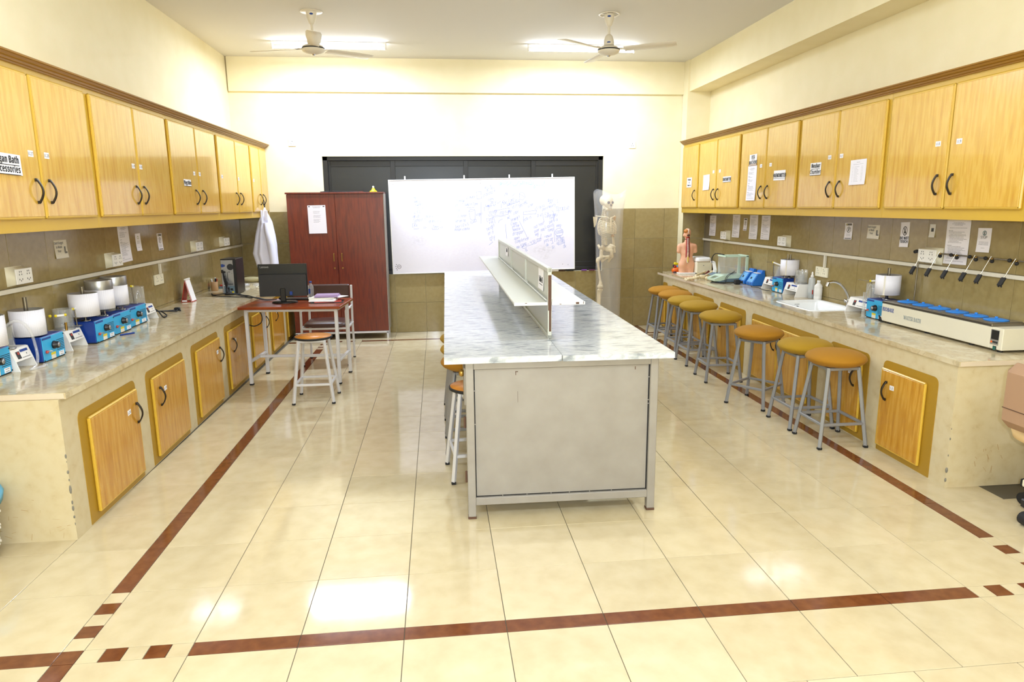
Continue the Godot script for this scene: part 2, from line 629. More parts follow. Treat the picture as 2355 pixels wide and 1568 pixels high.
func room():
	var zb := -6.585
	var zf := 4.6
	var floor_ := struct("floor", S().box(V(1.9, -0.1, -0.99), V(6.3, 0.194, 11.5)), M.grout)
	var cols := [-0.48, -0.08]
	for k in 11:
		cols.append(0.4 * k)
	cols += [4.08, 4.48, 4.88]
	var rows := []
	for k in 16:
		rows.append(-0.4 * (15 - k))
	rows = [-6.585, -6.48, -6.08] + rows + [0.08, 0.48]
	rng.seed = 4
	for i in cols.size() - 1:
		for j in rows.size() - 1:
			var x0: float = cols[i]
			var x1: float = cols[i + 1]
			var z0: float = rows[j]
			var z1: float = rows[j + 1]
			var sx := x1 - x0 < 0.1
			var sz := z1 - z0 < 0.09 and z0 > -6.1
			if x0 > 4.4 and z0 < -1.0:
				continue
			var parts := [[x0, x1, z0, z1, sx or sz]]
			# the border turns into small cream and brown squares beside each corner
			if sx != sz:
				var near_corner := (sx and (j == 3 or j == rows.size() - 4)) or (sz and (i == 2 or i == cols.size() - 5))
				if near_corner:
					parts = []
					for k in 5:
						if sx:
							parts.append([x0, x1, z0 + 0.08 * k, z0 + 0.08 * (k + 1), k % 2 == 1])
						else:
							parts.append([x0 + 0.08 * k, x0 + 0.08 * (k + 1), z0, z1, k % 2 == 1])
			for p in parts:
				_tile(floor_, p[0], p[1], p[2], p[3], p[4])
	# beyond the border, towards the door, the tiles are laid out of step
	var rest := S()
	for j in 3:
		for k in 16:
			var x0 := -0.99 + 0.4 * k
			if k < 15:
				if j == 0:
					_tile(floor_, x0, minf(x0 + 0.4, 4.88), 0.48, 0.88, false)
				else:
					rest.box(V(x0 + 0.2, -0.004, 0.68 + 0.4 * j), V(0.397, 0.008, 0.397), 0.001)
	for j in 7:
		for k in 15:
			rest.box(V(-0.79 + 0.4 * k, -0.004, 1.88 + 0.4 * j), V(0.397, 0.008, 0.397), 0.001)
	for k in 4:
		var y := -0.004
		rest.box(V(-0.88 + 0.2, y, -0.2 - 0.4 * k), V(0.397, 0.008, 0.397), 0.001)
	var stuff := part("tile_field", rest, M.floor_tile_1, floor_)
	stuff.set_meta("kind", "stuff")

	struct("ceiling", S().box(V(1.9, 3.52, -0.99), V(6.3, 0.2, 11.5)), M.ceiling_paint)
	# back wall with the window opening
	var w := S()
	w.box(V(-0.6425, 1.71, zb - 0.1), V(1.215, 3.42, 0.2))
	w.box(V(4.305, 1.71, zb - 0.1), V(1.49, 3.42, 0.2))
	w.box(V(1.7625, 0.385, zb - 0.1), V(3.595, 0.77, 0.2))
	w.box(V(1.7625, 2.84, zb - 0.1), V(3.595, 1.16, 0.2))
	var wb := struct("wall_back", w, M.wall_paint)
	var wl := struct("wall_left", S().box(V(-1.175, 1.71, -0.99), V(0.15, 3.42, 11.5)), M.wall_paint)
	var wr := struct("wall_right", S().box(V(4.975, 1.71, -0.99), V(0.15, 3.42, 11.5)), M.wall_paint)
	struct("wall_front", S().box(V(1.9, 1.71, zf + 0.1), V(6.3, 3.42, 0.2)), M.wall_paint)
	struct("trim_1", S().box(V(1.755, 3.222, zb + 0.02), V(5.68, 0.396, 0.04)), M.wall_paint).set_meta("label", "shallow cream beam along the top of the back wall")
	struct("trim_2", S().box(V(4.76, 3.23, -0.9), V(0.28, 0.38, 11.0)), M.wall_paint).set_meta("label", "deep cream ceiling beam over the right cabinets")
	var col := struct("trim_3", S().box(V(4.7475, 1.71, -6.49), V(0.305, 3.42, 0.18)), M.wall_paint)
	col.set_meta("label", "cream pilaster in the back right corner")

	# wall tiles, each with its joint
	var ys := [0.0, 0.395, 0.79, 1.19, 1.585]
	for r in 4:
		var y0: float = ys[r]
		var y1: float = ys[r + 1]
		for k in 16:
			var z1 := zb + 0.4 * (k + 1)
			if r > 0:
				_wall_tile(wl, on_left(-1.1, (y0 + y1) / 2, z1 - 0.2), 0.4, y1 - y0)
				if z1 - 0.4 > -6.4 or k > 0:
					_wall_tile(wr, on_right(4.9, (y0 + y1) / 2, z1 - 0.185), 0.4, y1 - y0)
		for s in [[-1.088, -0.8], [-0.8, -0.4], [-0.4, -0.035], [3.56, 4.0], [4.0, 4.4], [4.4, 4.595]]:
			_wall_tile(wb, T((s[0] + s[1]) / 2, (y0 + y1) / 2, zb), s[1] - s[0], y1 - y0)
		if r < 2:
			for s in [[-0.035, 0.4], [0.4, 0.8], [0.8, 1.2], [1.2, 1.6], [1.6, 2.0], [2.0, 2.4], [2.4, 2.8], [2.8, 3.2], [3.2, 3.56]]:
				_wall_tile(wb, T((s[0] + s[1]) / 2, (y0 + minf(y1, 0.77)) / 2, zb), s[1] - s[0], minf(y1, 0.77) - y0)
		_wall_tile(col, T(4.742, (y0 + y1) / 2, -6.4), 0.296, y1 - y0)
	for s in [["tile_backing", wl, on_left(-1.1, 0.79, -3.6), 6.0], ["tile_backing", wr, on_right(4.9, 0.79, -3.4), 6.0]]:
		part(s[0], S().box(V(0, 0, 0.0025), V(s[3], 1.58, 0.005)), M.tile_joint, s[1], s[2])
	window()


func _tile(parent: Node3D, x0: float, x1: float, z0: float, z1: float, brown: bool):
	var dy := rng.randf_range(-0.0004, 0.0004)
	var s := S().box(V(0, 0, 0), V(x1 - x0 - GAP * 2, 0.008, z1 - z0 - GAP * 2), 0.0008)
	part("border_tile" if brown else "tile", s, M.brown_tile if brown else M["floor_tile_%d" % rng.randi_range(0, 2)], parent, T((x0 + x1) / 2, -0.004 + dy, (z0 + z1) / 2))


func _wall_tile(parent: Node3D, t: Transform3D, w: float, h: float):
	var s := S().box(V(0, 0, 0.005), V(w - 0.003, h - 0.003, 0.01), 0.001)
	part("wall_tile", s, M["wall_tile_%d" % rng.randi_range(0, 2)], parent, t)


func window():
	var t := Node3D.new()
	t.name = "window_1"
	add_child(t)
	t.set_meta("kind", "structure")
	t.position = V(1.7625, 1.515, -6.66)
	var w := 3.595
	var h := 1.49
	var fr := S()
	fr.box(V(0, h / 2 - 0.025, 0), V(w, 0.05, 0.09), 0.003)
	fr.box(V(0, -h / 2 + 0.025, 0), V(w, 0.05, 0.09), 0.003)
	for s in [-1, 1]:
		fr.box(V(s * (w / 2 - 0.03), 0, 0), V(0.06, h, 0.09), 0.003)
	part("window_frame", fr, M.window_frame, t)
	# four sliding sashes, one pair in front of the other
	var xs := [-1.74, -0.93, 0.0, 0.88, 1.74]
	for k in 4:
		var z := 0.012 if k in [1, 3] else -0.014
		var x0: float = xs[k] - 0.03
		var x1: float = xs[k + 1] + 0.03
		var sash := S()
		for s in [x0 + 0.03, x1 - 0.03]:
			sash.box(V(s, 0, z), V(0.06, h - 0.1, 0.024), 0.002)
		for s in [-1, 1]:
			sash.box(V((x0 + x1) / 2, s * (h / 2 - 0.085), z), V(x1 - x0 - 0.12, 0.07, 0.024), 0.002)
		var o := part("sash", sash, M.window_frame, t)
		part("pane", S().box(V((x0 + x1) / 2, 0, z - 0.004), V(x1 - x0 - 0.1, h - 0.22, 0.008)), M.window_film, o)
	# a bare ledge of painted plaster in front of the frame
	part("window_sill", S().box(V(0, -h / 2 - 0.004, 0.02), V(w, 0.008, 0.11), 0.002), M.wall_paint, t)


# ---------------------------------------------------------------- cabinets
func handle_shape(l: float) -> Shape:
	var s := S()
	var pts := []
	for i in 13:
		var u := i / 12.0
		pts.append(V(0, (u - 0.5) * l, 0.006 + 0.026 * sin(PI * u)))
	var rings := []
	for i in 13:
		var u := i / 12.0
		var w := 0.005 + 0.003 * absf(u - 0.5) * 2.0
		var d := 0.0035
		var p: Vector3 = pts[i]
		rings.append([p + V(w, 0, d), p + V(-w, 0, d), p + V(-w, 0, -d), p + V(w, 0, -d)])
	s.loft(rings, true, 0)
	for e in [-1, 1]:
		s.box(V(0, e * (l / 2 - 0.005), 0.004), V(0.018, 0.016, 0.008), 0.002)
	return s


# a raised panel door: wood face, pale rounded edges
func door(t: Node3D, x0: float, x1: float, y0: float, y1: float, z: float, wood: Material, handle_x: float, handle_y: float, tag: String, tag_x: float, tag_y: float) -> MeshInstance3D:
	var w := x1 - x0
	var h := y1 - y0
	var c := V((x0 + x1) / 2, (y0 + y1) / 2, z)
	var d := part("door", S().box(V(0, 0, 0.0115), V(w - 0.028, h - 0.028, 0.017), 0.001), wood, t, Transform3D(Basis.IDENTITY, c))
	var e := S()
	for s in [-1, 1]:
		e.box(V(s * (w / 2 - 0.01), 0, 0.009), V(0.02, h - 0.003, 0.0185), 0.0065)
		e.box(V(0, s * (h / 2 - 0.01), 0.009), V(w - 0.003, 0.02, 0.0185), 0.0065)
	part("door_edge", e, M.door_edge, d)
	part("handle", handle_shape(0.125), M.handle, d, T(handle_x - c.x, handle_y - c.y, 0.02))
	if tag:
		var n := part("number_label", S().box(V(0, 0, 0.0004), V(0.046, 0.032, 0.0008)), M.paper, d, T(tag_x - c.x, tag_y - c.y, 0.0202))
		n.set_meta("label", "white number label " + tag)
		var tm := TextMesh.new()
		var f := SystemFont.new()
		f.font_names = PackedStringArray(["Droid Sans"])
		tm.font = f
		tm.text = tag
		tm.font_size = 24
		tm.pixel_size = 0.016 / 17.0
		tm.depth = 0.0004
		tm.curve_step = 3.0
		var o := SurfaceTool.new()
		o.append_from(n.mesh, 0, Transform3D.IDENTITY)
		var am := o.commit()
		var o2 := SurfaceTool.new()
		o2.append_from(tm, 0, T(0, 0, 0.001))
		o2.commit(am)
		n.mesh = am
		n.material_override = null
		am.surface_set_material(0, M.paper)
		am.surface_set_material(1, M.ink)
	return d


# one wall cabinet on a frame whose x runs along the wall and whose z is the door face
func wall_cabinet(label: String, t: Transform3D, w: float, depth: float, y0: float, y1: float, yd0: float, yd1: float, doors: Array, wood: int, end_panel := 0):
	var o := thing("wall_cabinet", label, "cabinet", t, "wooden wall cabinets")
	var b := S()
	b.box(V(0, (y0 + y1) / 2, -depth / 2), V(w, y1 - y0, depth), 0.001)
	part("carcass", b, M.ochre, o)
	var i := 0
	for d in doors:
		door(o, d[0], d[1], yd0, yd1, 0.0, M["wood_%d" % ((wood + i) % 4)], d[2], d[3], d[4], d[5], d[6])
		i += 1


func cabinets():
	# left run: door faces stand at x = -0.72; local x grows away from the camera
	var lz := [[-0.92, -2.1], [-2.1, -3.335], [-3.335, -4.555], [-4.555, -5.76], [-5.76, -6.58]]
	var ld := [
		[[-0.93, -1.49, -1.432, "U.27", -1.421], [-1.5, -2.07, -1.558, "U.28", -1.57]],
		[[-2.13, -2.722, -2.659, "U.29", -2.65], [-2.73, -3.31, -2.785, "U.30", -2.774]],
		[[-3.36, -3.962, -3.873, "U.31", -3.873], [-3.97, -4.525, -4.05, "U.32", -4.012]],
		[[-4.58, -5.177, -5.098, "U.33", -4.665], [-5.185, -5.735, -5.26, "U.34", -5.234]],
		[[-5.785, -6.172, -6.1, "U.35", -5.854], [-6.18, -6.52, -6.24, "", 0]]]
	var ll := [
		"oak-look wall cabinet U.27 and U.28 over the kymographs at the left edge",
		"oak-look wall cabinet U.29 and U.30 over the left hand-washing notice",
		"oak-look wall cabinet U.31 and U.32 with the Plugs Wire sign",
		"oak-look wall cabinet U.33 and U.34 over the computer tower",
		"narrow oak-look corner cabinet U.35 with the white coat hanging on it"]
	for i in 5:
		var zc: float = (lz[i][0] + lz[i][1]) / 2
		var ds := []
		for d in ld[i]:
			ds.append([zc - d[0], zc - d[1], zc - d[2], 1.731, d[3], zc - d[4], 1.92 + 0.006 * i])
		wall_cabinet(ll[i], on_left(-0.72, 0, zc), lz[i][0] - lz[i][1] - 0.002, 0.379, 1.522, 2.36, 1.587, 2.325, ds, i)
	# right run: door faces stand at x = 4.57; local x grows towards the camera
	var rz := [[-2.24, -0.93], [-3.445, -2.24], [-4.637, -3.445], [-5.807, -4.637], [-6.395, -5.807]]
	var rd := [
		[[-2.212, -1.622, -1.688, "U.8", -1.714], [-1.614, -1.03, -1.558, "U.9", -1.534]],
		[[-3.418, -2.847, -2.916, "U.6", -2.944], [-2.839, -2.265, -2.776, "U.7", -2.778]],
		[[-4.614, -4.05, -4.124, "U.4", -4.148], [-4.042, -3.468, -3.988, "U.5", -3.951]],
		[[-5.79, -5.245, -5.307, "U.2", -5.33], [-5.237, -4.66, -5.184, "U.3", -5.15]],
		[[-6.37, -5.82, -5.9, "", -5.9]]]
	var rl := [
		"oak-look wall cabinet U.8 and U.9 above the water bath",
		"oak-look wall cabinet U.6 and U.7 with the Neubar Chamber sign",
		"oak-look wall cabinet U.4 and U.5 with the ECG machine and haemometer signs",
		"oak-look wall cabinet with the barometer sign on its door",
		"narrow single-door oak-look wall cabinet at the far right corner"]
	for i in 5:
		var zc: float = (rz[i][0] + rz[i][1]) / 2
		var ds := []
		for d in rd[i]:
			ds.append([d[0] - zc, d[1] - zc, d[2] - zc, 1.741, d[3], d[4] - zc, 1.995])
		wall_cabinet(rl[i], on_right(4.57, 0, zc), rz[i][1] - rz[i][0] - 0.002, 0.319, 1.524, 2.385, 1.588, 2.348, ds, i + 1)
	# stepped cornices
	var prof := [Vector2(0, 0), Vector2(0.012, 0), Vector2(0.014, 0.008), Vector2(0.024, 0.01), Vector2(0.027, 0.02), Vector2(0.04, 0.024), Vector2(0.046, 0.036), Vector2(0.056, 0.038), Vector2(0.058, 0.046), Vector2(-0.05, 0.046), Vector2(-0.05, 0.0)]
	struct("trim_4", S().prism(prof, 5.66, Transform3D(Basis(V(1, 0, 0), V(0, 1, 0), V(0, 0, 1)), V(-0.72, 2.354, -6.58))), M.cornice).set_meta("label", "brown stepped cornice over the left wall cabinets")
	struct("trim_5", S().prism(prof, 5.48, Transform3D(Basis(V(-1, 0, 0), V(0, 1, 0), V(0, 0, -1)), V(4.57, 2.38, -0.92))), M.cornice).set_meta("label", "brown stepped cornice over the right wall cabinets")


# ---------------------------------------------------------------- paper and print
var prints := {}


func print_tex(style: String, seed_: int) -> StandardMaterial3D:
	var key := "%s_%d" % [style, seed_]
	if prints.has(key):
		return prints[key]
	var w := 160
	var h := 224
	var im := Image.create(w, h, false, Image.FORMAT_RGB8)
	im.fill(rgb8(238, 233, 238))
	var r := RandomNumberGenerator.new()
	r.seed = seed_
	var ink := rgb8(96, 92, 96)
	var line := func(x, y, l, th):
		var p: int = x
		while p < x + l:
			var k := r.randi_range(3, 9)
			im.fill_rect(Rect2i(p, y, mini(k, x + l - p), th), ink.lerp(rgb8(150, 146, 150), r.randf()))
			p += k + 2
	if style == "letter":
		line.call(44, 14, 70, 2)
		line.call(34, 20, 90, 2)
		line.call(52, 26, 56, 2)
		var y := 40
		while y < 200:
			if r.randf() < 0.16:
				y += 8
				line.call(16, y, 30, 3)
			else:
				line.call(18 + r.randi_range(0, 6), y, r.randi_range(60, 120), 2)
			y += 6
		line.call(16, 208, 120, 2)
	elif style == "list":
		line.call(64, 22, 32, 3)
		line.call(30, 40, 100, 2)
		for k in 11:
			var y := 62 + k * 13
			line.call(24, y, 6, 2)
			line.call(44, y, r.randi_range(24, 48), 2)
			line.call(112, y, 18, 2)
	elif style == "notice":
		im.fill_rect(Rect2i(8, 6, 14, 8), rgb8(70, 68, 74))
		im.fill_rect(Rect2i(136, 6, 16, 8), rgb8(70, 68, 74))
		for k in 3:
			line.call(40 + 6 * k, 8 + 6 * k, 82 - 12 * k, 2)
		for k in 12:
			if k not in [3, 7]:
				line.call(48, 46 + k * 8, r.randi_range(40, 66), 2)
	elif style == "sign":
		ink = rgb8(40, 38, 40)
		_ring(im, Vector2(80, 78), 42, 8, rgb8(50, 48, 50))
		for k in 4:
			im.fill_rect(Rect2i(66 + k * 8, 56 - (4 if k in [1, 2] else 0), 5, 34), rgb8(60, 58, 60))
		im.fill_rect(Rect2i(64, 82, 34, 20), rgb8(60, 58, 60))
		for k in 60:
			im.fill_rect(Rect2i(50 + k, 48 + k, 6, 4), rgb8(50, 48, 50))
	elif style == "safety":
		im.fill_rect(Rect2i(20, 8, 120, 28), rgb8(110, 104, 96))
		im.fill_rect(Rect2i(28, 12, 18, 20), rgb8(214, 196, 120))
		_ring(im, Vector2(80, 92), 40, 7, rgb8(60, 58, 60))
		im.fill_rect(Rect2i(72, 66, 14, 46), rgb8(70, 70, 70))
		for k in 60:
			im.fill_rect(Rect2i(50 + k, 122 - k, 5, 4), rgb8(60, 58, 60))
		for k in 4:
			line.call(36, 148 + 10 * k, 88, 3)
		im.fill_rect(Rect2i(16, 204, 128, 12), rgb8(96, 94, 96))
	elif style == "stop":
		_ring(im, Vector2(80, 46), 24, 9, rgb8(110, 132, 136))
		im.fill_rect(Rect2i(74, 34, 12, 26), rgb8(70, 76, 76))
		for k in 3:
			line.call(24, 128 + 12 * k, 112, 4)
		line.call(56, 184, 46, 3)
	elif style == "emblem":
		_ring(im, Vector2(80, 52), 22, 8, rgb8(140, 142, 90))
		for k in 3:
			line.call(36, 96 + 14 * k, 88, 4)
		line.call(52, 176, 56, 4)
	elif style == "square":
		im.fill(rgb8(222, 218, 210))
		im.fill_rect(Rect2i(44, 66, 72, 62), rgb8(52, 52, 54))
		for k in 40:
			im.fill_rect(Rect2i(50 + r.randi_range(0, 54), 70 + r.randi_range(0, 48), 5, 3), rgb8(110, 108, 108))
	elif style == "blank":
		im.fill(rgb8(222, 214, 198))
	elif style == "graph":
		im.fill(rgb8(243, 240, 243))
		for k in 17:
			im.fill_rect(Rect2i(k * 10, 0, 1, h), rgb8(230, 224, 232))
		for k in 23:
			im.fill_rect(Rect2i(0, k * 10, w, 1), rgb8(230, 224, 232))
	var m := mat("print_" + key, Color.WHITE, 0.6)
	m.albedo_texture = ImageTexture.create_from_image(im)
	prints[key] = m
	return m


func _ring(im: Image, c: Vector2, r: float, th: float, col: Color):
	for y in range(int(c.y - r) - 1, int(c.y + r) + 2):
		for x in range(int(c.x - r) - 1, int(c.x + r) + 2):
			var d := Vector2(x, y).distance_to(c)
			if d <= r and d >= r - th and x >= 0 and y >= 0 and x < im.get_width() and y < im.get_height():
				im.set_pixel(x, y, col)


# a sheet of paper fixed flat at frame t, bowed a little at the bottom
func sheet(label: String, t: Transform3D, w: float, h: float, m: Material, tilt := 0.0, called := "paper_notice", group := "", lift := 0.006) -> MeshInstance3D:
	var s := S()
	var k := 6
	var ln := func(v): return lift * pow(v, 3.0) + 0.0008
	for i in k:
		var v0 := i / float(k)
		var v1 := (i + 1) / float(k)
		var a := V(-w / 2, h / 2 - h * v1, ln.call(v1))
		var b := V(w / 2, h / 2 - h * v1, ln.call(v1))
		var c := V(w / 2, h / 2 - h * v0, ln.call(v0))
		var d := V(-w / 2, h / 2 - h * v0, ln.call(v0))
		s.tri(a, b, c, 1, Vector2(0, v1), Vector2(1, v1), Vector2(1, v0))
		s.tri(a, c, d, 1, Vector2(0, v1), Vector2(1, v0), Vector2(0, v0))
		var e := V(0, 0, -0.0006)
		s.quad(b + e, a + e, d + e, c + e)
		s.quad(a + e, a, d, d + e)
		s.quad(b, b + e, c + e, c)
	return single(called, label, "paper", s, m, t * Transform3D(Basis(V(0, 0, 1), tilt), Vector3.ZERO), group)


func sign_lines(o: Node3D, lines: Array, h: float, gap: float, wide := 1.0, underline := false):
	var y := gap * (lines.size() - 1) / 2.0
	for l in lines:
		var t := words(o, "lettering", l, h, M.ink, T(0, y, 0.0022), wide, false, true)
		if underline:
			part("underline", S().box(V(0, y - h * 0.78, 0.0026), V(t.mesh.get_aabb().size.x * wide, h * 0.09, 0.0006)), M.ink, o)
		y -= gap


func papers():
	var L := -0.6985
	var R := 4.5485
	var o := sheet("white sign reading Organ Bath Accessories taped to the leftmost cabinet door", on_left(L, 1.857, -1.2), 0.24, 0.1, M.paper, -0.02, "paper_sign", "", 0.002)
	sign_lines(o, ["Organ Bath", "Accessories"], 0.034, 0.046, 0.8, true)
	o = sheet("small white sign reading Plugs Wire on a left cabinet door", on_left(L, 1.847, -3.68), 0.17, 0.055, M.paper, 0.0, "paper_sign", "", 0.002)
	sign_lines(o, ["Plugs Wire"], 0.034, 0.04, 0.72, true)
	o = sheet("white sign reading ECG MACHINE above a long notice on a right cabinet door", on_right(R, 2.064, -4.325), 0.165, 0.105, M.paper, 0.02, "paper_sign", "", 0.002)
	sign_lines(o, ["ECG", "MACHINE"], 0.034, 0.052, 0.8, true)
	sheet("long printed notice hanging under the ECG machine sign", on_right(R, 1.835, -4.33), 0.2, 0.34, print_tex("letter", 3), 0.0, "paper_notice", "", 0.008)
	part("tape", S().box(V(0, 0.18, 0.002), V(0.18, 0.018, 0.001)), M.brown_card, get_node("paper_notice"))
	o = sheet("white sign reading HAEMOMETER on a right cabinet door", on_right(R, 1.889, -3.761), 0.22, 0.09, M.paper, -0.01, "paper_sign", "", 0.002)
	sign_lines(o, ["HAEMOMETER"], 0.036, 0.04, 0.72, true)
	o = sheet("white two-line sign reading Neubar Chamber", on_right(R, 1.915, -3.142), 0.165, 0.1, M.paper, 0.0, "paper_sign", "", 0.002)
	sign_lines(o, ["Neubar", "Chamber"], 0.034, 0.05, 0.8, true)
	sheet("white typed list taped beside the Neubar Chamber sign", on_right(R, 1.86, -2.542), 0.2, 0.185, print_tex("list", 5), 0.01)
	o = sheet("white sign reading BAROMETER on a far right cabinet door", on_right(R, 1.897, -4.945), 0.21, 0.06, M.paper, 0.0, "paper_sign", "", 0.002)
	sign_lines(o, ["BAROMETER"], 0.036, 0.04, 0.72, true)
	sheet("white typed sheet between the barometer sign and the corner cabinet", on_right(R, 1.883, -5.53), 0.19, 0.175, print_tex("list", 9), 0.02)
	o = sheet("small white three-line sign on the single-door corner cabinet", on_right(R, 1.9, -6.09), 0.17, 0.12, M.paper, 0.0, "paper_sign", "", 0.002)
	sign_lines(o, ["Perimeter", "or", "Vision Test"], 0.02, 0.034, 0.8)
	# notices on the tiles under the cabinets
	var a := -1.0895
	var b := 4.8895
	o = sheet("square notice about washing hands taped to the left wall tiles", on_left(a, 1.381, -2.351), 0.155, 0.118, print_tex("blank", 1), 0.0)
	var y := 0.04
	for l in ["Don't Forget", "to Wash", "Your", "Hands"]:
		words(o, "lettering", l, 0.016, M.grey_ink, T(-0.025, y, 0.003), 0.9)
		y -= 0.026
	part("hand_drawing", S().box(V(0.045, -0.01, 0.003), V(0.016, 0.05, 0.001)).box(V(0.06, -0.025, 0.003), V(0.02, 0.014, 0.001)), M.grey_ink, o)
	sheet("long printed notice on the left wall tiles behind the second white socket box", on_left(a, 1.367, -3.29), 0.19, 0.285, print_tex("letter", 21), 0.03)
	sheet("small emblem notice, left one of the narrow pair on the left wall", on_left(a, 1.366, -3.545), 0.1, 0.142, print_tex("emblem", 2))
	sheet("small no-entry notice, right one of the narrow pair on the left wall", on_left(a, 1.347, -3.995), 0.11, 0.148, print_tex("safety", 2))
	var far_label := ["long paper notice nearest the far right corner, under the corner cabinet", "long lilac notice just right of the first small socket box", "long beige notice right of the tiny round-symbol sticker", "long lilac notice, rightmost of the four long ones by the balance"]
	var far := [[1.36, -6.105, 0.2, 0.255], [1.374, -5.406, 0.2, 0.265], [1.375, -4.95, 0.2, 0.265], [1.378, -4.662, 0.2, 0.257]]
	for i in 4:
		sheet(far_label[i], on_right(b, far[i][0], far[i][1]), far[i][2], far[i][3], print_tex("letter", 30 + i), 0.01, "paper_notice", "long notices by the balance")
	sheet("tiny white sticker with a round black symbol between two long notices", on_right(b, 1.4, -5.16), 0.09, 0.14, print_tex("safety", 3), 0.0, "sticker")
	sheet("safety notice with a crossed round symbol above the sink", on_right(b, 1.394, -3.14), 0.112, 0.14, print_tex("safety", 4), 0.03)
	o = sheet("square notice about washing hands beside the no touch sign", on_right(b, 1.4, -2.797), 0.156, 0.11, print_tex("blank", 1), 0.0)
	y = 0.038
	for l in ["Don't Forget", "to Wash", "Your", "Hands"]:
		words(o, "lettering", l, 0.016, M.grey_ink, T(-0.025, y, 0.003), 0.9)
		y -= 0.025
	part("hand_drawing", S().box(V(0.045, -0.01, 0.003), V(0.016, 0.05, 0.001)).box(V(0.06, -0.025, 0.003), V(0.02, 0.014, 0.001)), M.grey_ink, o)
	o = sheet("white notice reading DO NOT TOUCH under a crossed-out hand", on_right(b, 1.393, -2.416), 0.1, 0.185, print_tex("sign", 1), 0.04)
	words(o, "lettering", "DO NOT", 0.022, M.ink, T(0, -0.026, 0.004), 0.85, false, true)
	words(o, "lettering", "TOUCH", 0.022, M.ink, T(0, -0.052, 0.005), 0.85, false, true)
	sheet("small white card with a dark square picture above the near right socket box", on_right(b, 1.432, -2.125), 0.057, 0.092, print_tex("square", 1), 0.02, "card")
	sheet("tall laminated page of instructions behind the water bath rods", on_right(b, 1.364, -1.877), 0.215, 0.3, print_tex("letter", 41), 0.02)
	o = sheet("white notice reading STOP near the right edge of the photo", on_right(b, 1.388, -1.646), 0.112, 0.155, print_tex("stop", 1), 0.02)
	words(o, "lettering", "STOP", 0.017, M.grey_ink, T(0, 0.018, 0.003), 1.0)


# ---------------------------------------------------------------- counters
# plan outlines are given as [x, z] and raised by h
func slab(s: Shape, plan: Array, y0: float, h: float):
	var p := []
	for q in plan:
		p.append(Vector2(q[0], -q[1]))
	s.prism(p, h, Transform3D(Basis(V(1, 0, 0), V(0, 0, -1), V(0, 1, 0)), V(0, y0, 0)))


func low_front(o: Node3D, t: Transform3D, spots: Array, flip: bool, tags: Array):
	var i := 0
	for s in spots:
		# s: outer from, outer to, door from, door to, handle at, label at, split
		var w: float = s[1] - s[0]
		var h := 0.615
		var poly := []
		for q in [[0.0, 0.0], [w, 0.0]]:
			poly.append(Vector2(q[0], q[1]))
		for k in 5:
			var p := PI / 2 * k / 4
			poly.append(Vector2(w - 0.04 + 0.04 * cos(p), h - 0.04 + 0.04 * sin(p)))
		for k in 5:
			var p := PI / 2 + PI / 2 * k / 4
			poly.append(Vector2(0.04 + 0.04 * cos(p), h - 0.04 + 0.04 * sin(p)))
		var sur := part("door_surround", S().prism(poly, 0.006), M.surround, o, t * T(s[0], 0.008, -0.002))
		sur.set_meta("label", "ochre painted surround")
		var ds := [[s[2], s[3], s[4], s[5]]]
		if s.size() > 6:
			ds = [[s[2], s[6] - 0.003, s[4], s[5]], [s[6] + 0.003, s[3], s[7], -9.0]]
		for d in ds:
			var tag: String = tags[i % tags.size()] if d[3] > -5.0 else ""
			_low_door(o, t, d[0], d[1], 0.045, 0.572, M["low_wood_%d" % (i % 3)], d[2], tag, d[3])
			i += 1


func _low_door(o: Node3D, t: Transform3D, x0: float, x1: float, y0: float, y1: float, m: Material, hx: float, tag: String, lx: float):
	var w := x1 - x0
	var h := y1 - y0
	var c := V((x0 + x1) / 2, (y0 + y1) / 2, 0.004)
	var d := part("door", S().box(V(0, 0, 0.01), V(w - 0.024, h - 0.024, 0.019), 0.001), m, o, t * Transform3D(Basis.IDENTITY, c))
	var e := S()
	for s in [-1, 1]:
		e.box(V(s * (w / 2 - 0.008), 0, 0.0095), V(0.016, h - 0.002, 0.018), 0.006)
		e.box(V(0, s * (h / 2 - 0.008), 0.0095), V(w - 0.002, 0.016, 0.018), 0.006)
	part("door_edge", e, M.door_edge, d)
	part("handle", handle_shape(0.125), M.handle, d, T(hx - c.x, 0.43 - c.y, 0.0195))
	if tag:
		var s := S().box(V(0, 0, 0.0004), V(0.042, 0.03, 0.0008))
		var n := part("number_label", s, M.paper, d, T(lx - c.x, 0.462 - c.y, 0.0196) * Transform3D(Basis(V(0, 0, 1), 0.06), V(0, 0, 0)))
		var tm := TextMesh.new()
		var f := SystemFont.new()
		f.font_names = PackedStringArray(["Droid Sans"])
		tm.font = f
		tm.text = tag
		tm.font_size = 24
		tm.pixel_size = 0.014 / 17.0
		tm.depth = 0.0004
		tm.curve_step = 3.0
		var a := SurfaceTool.new()
		a.append_from(n.mesh, 0, Transform3D.IDENTITY)
		var am := a.commit()
		var b := SurfaceTool.new()
		b.append_from(tm, 0, T(0, 0, 0.001))
		b.commit(am)
		n.mesh = am
		n.material_override = null
		am.surface_set_material(0, M.paper)
		am.surface_set_material(1, M.ink)


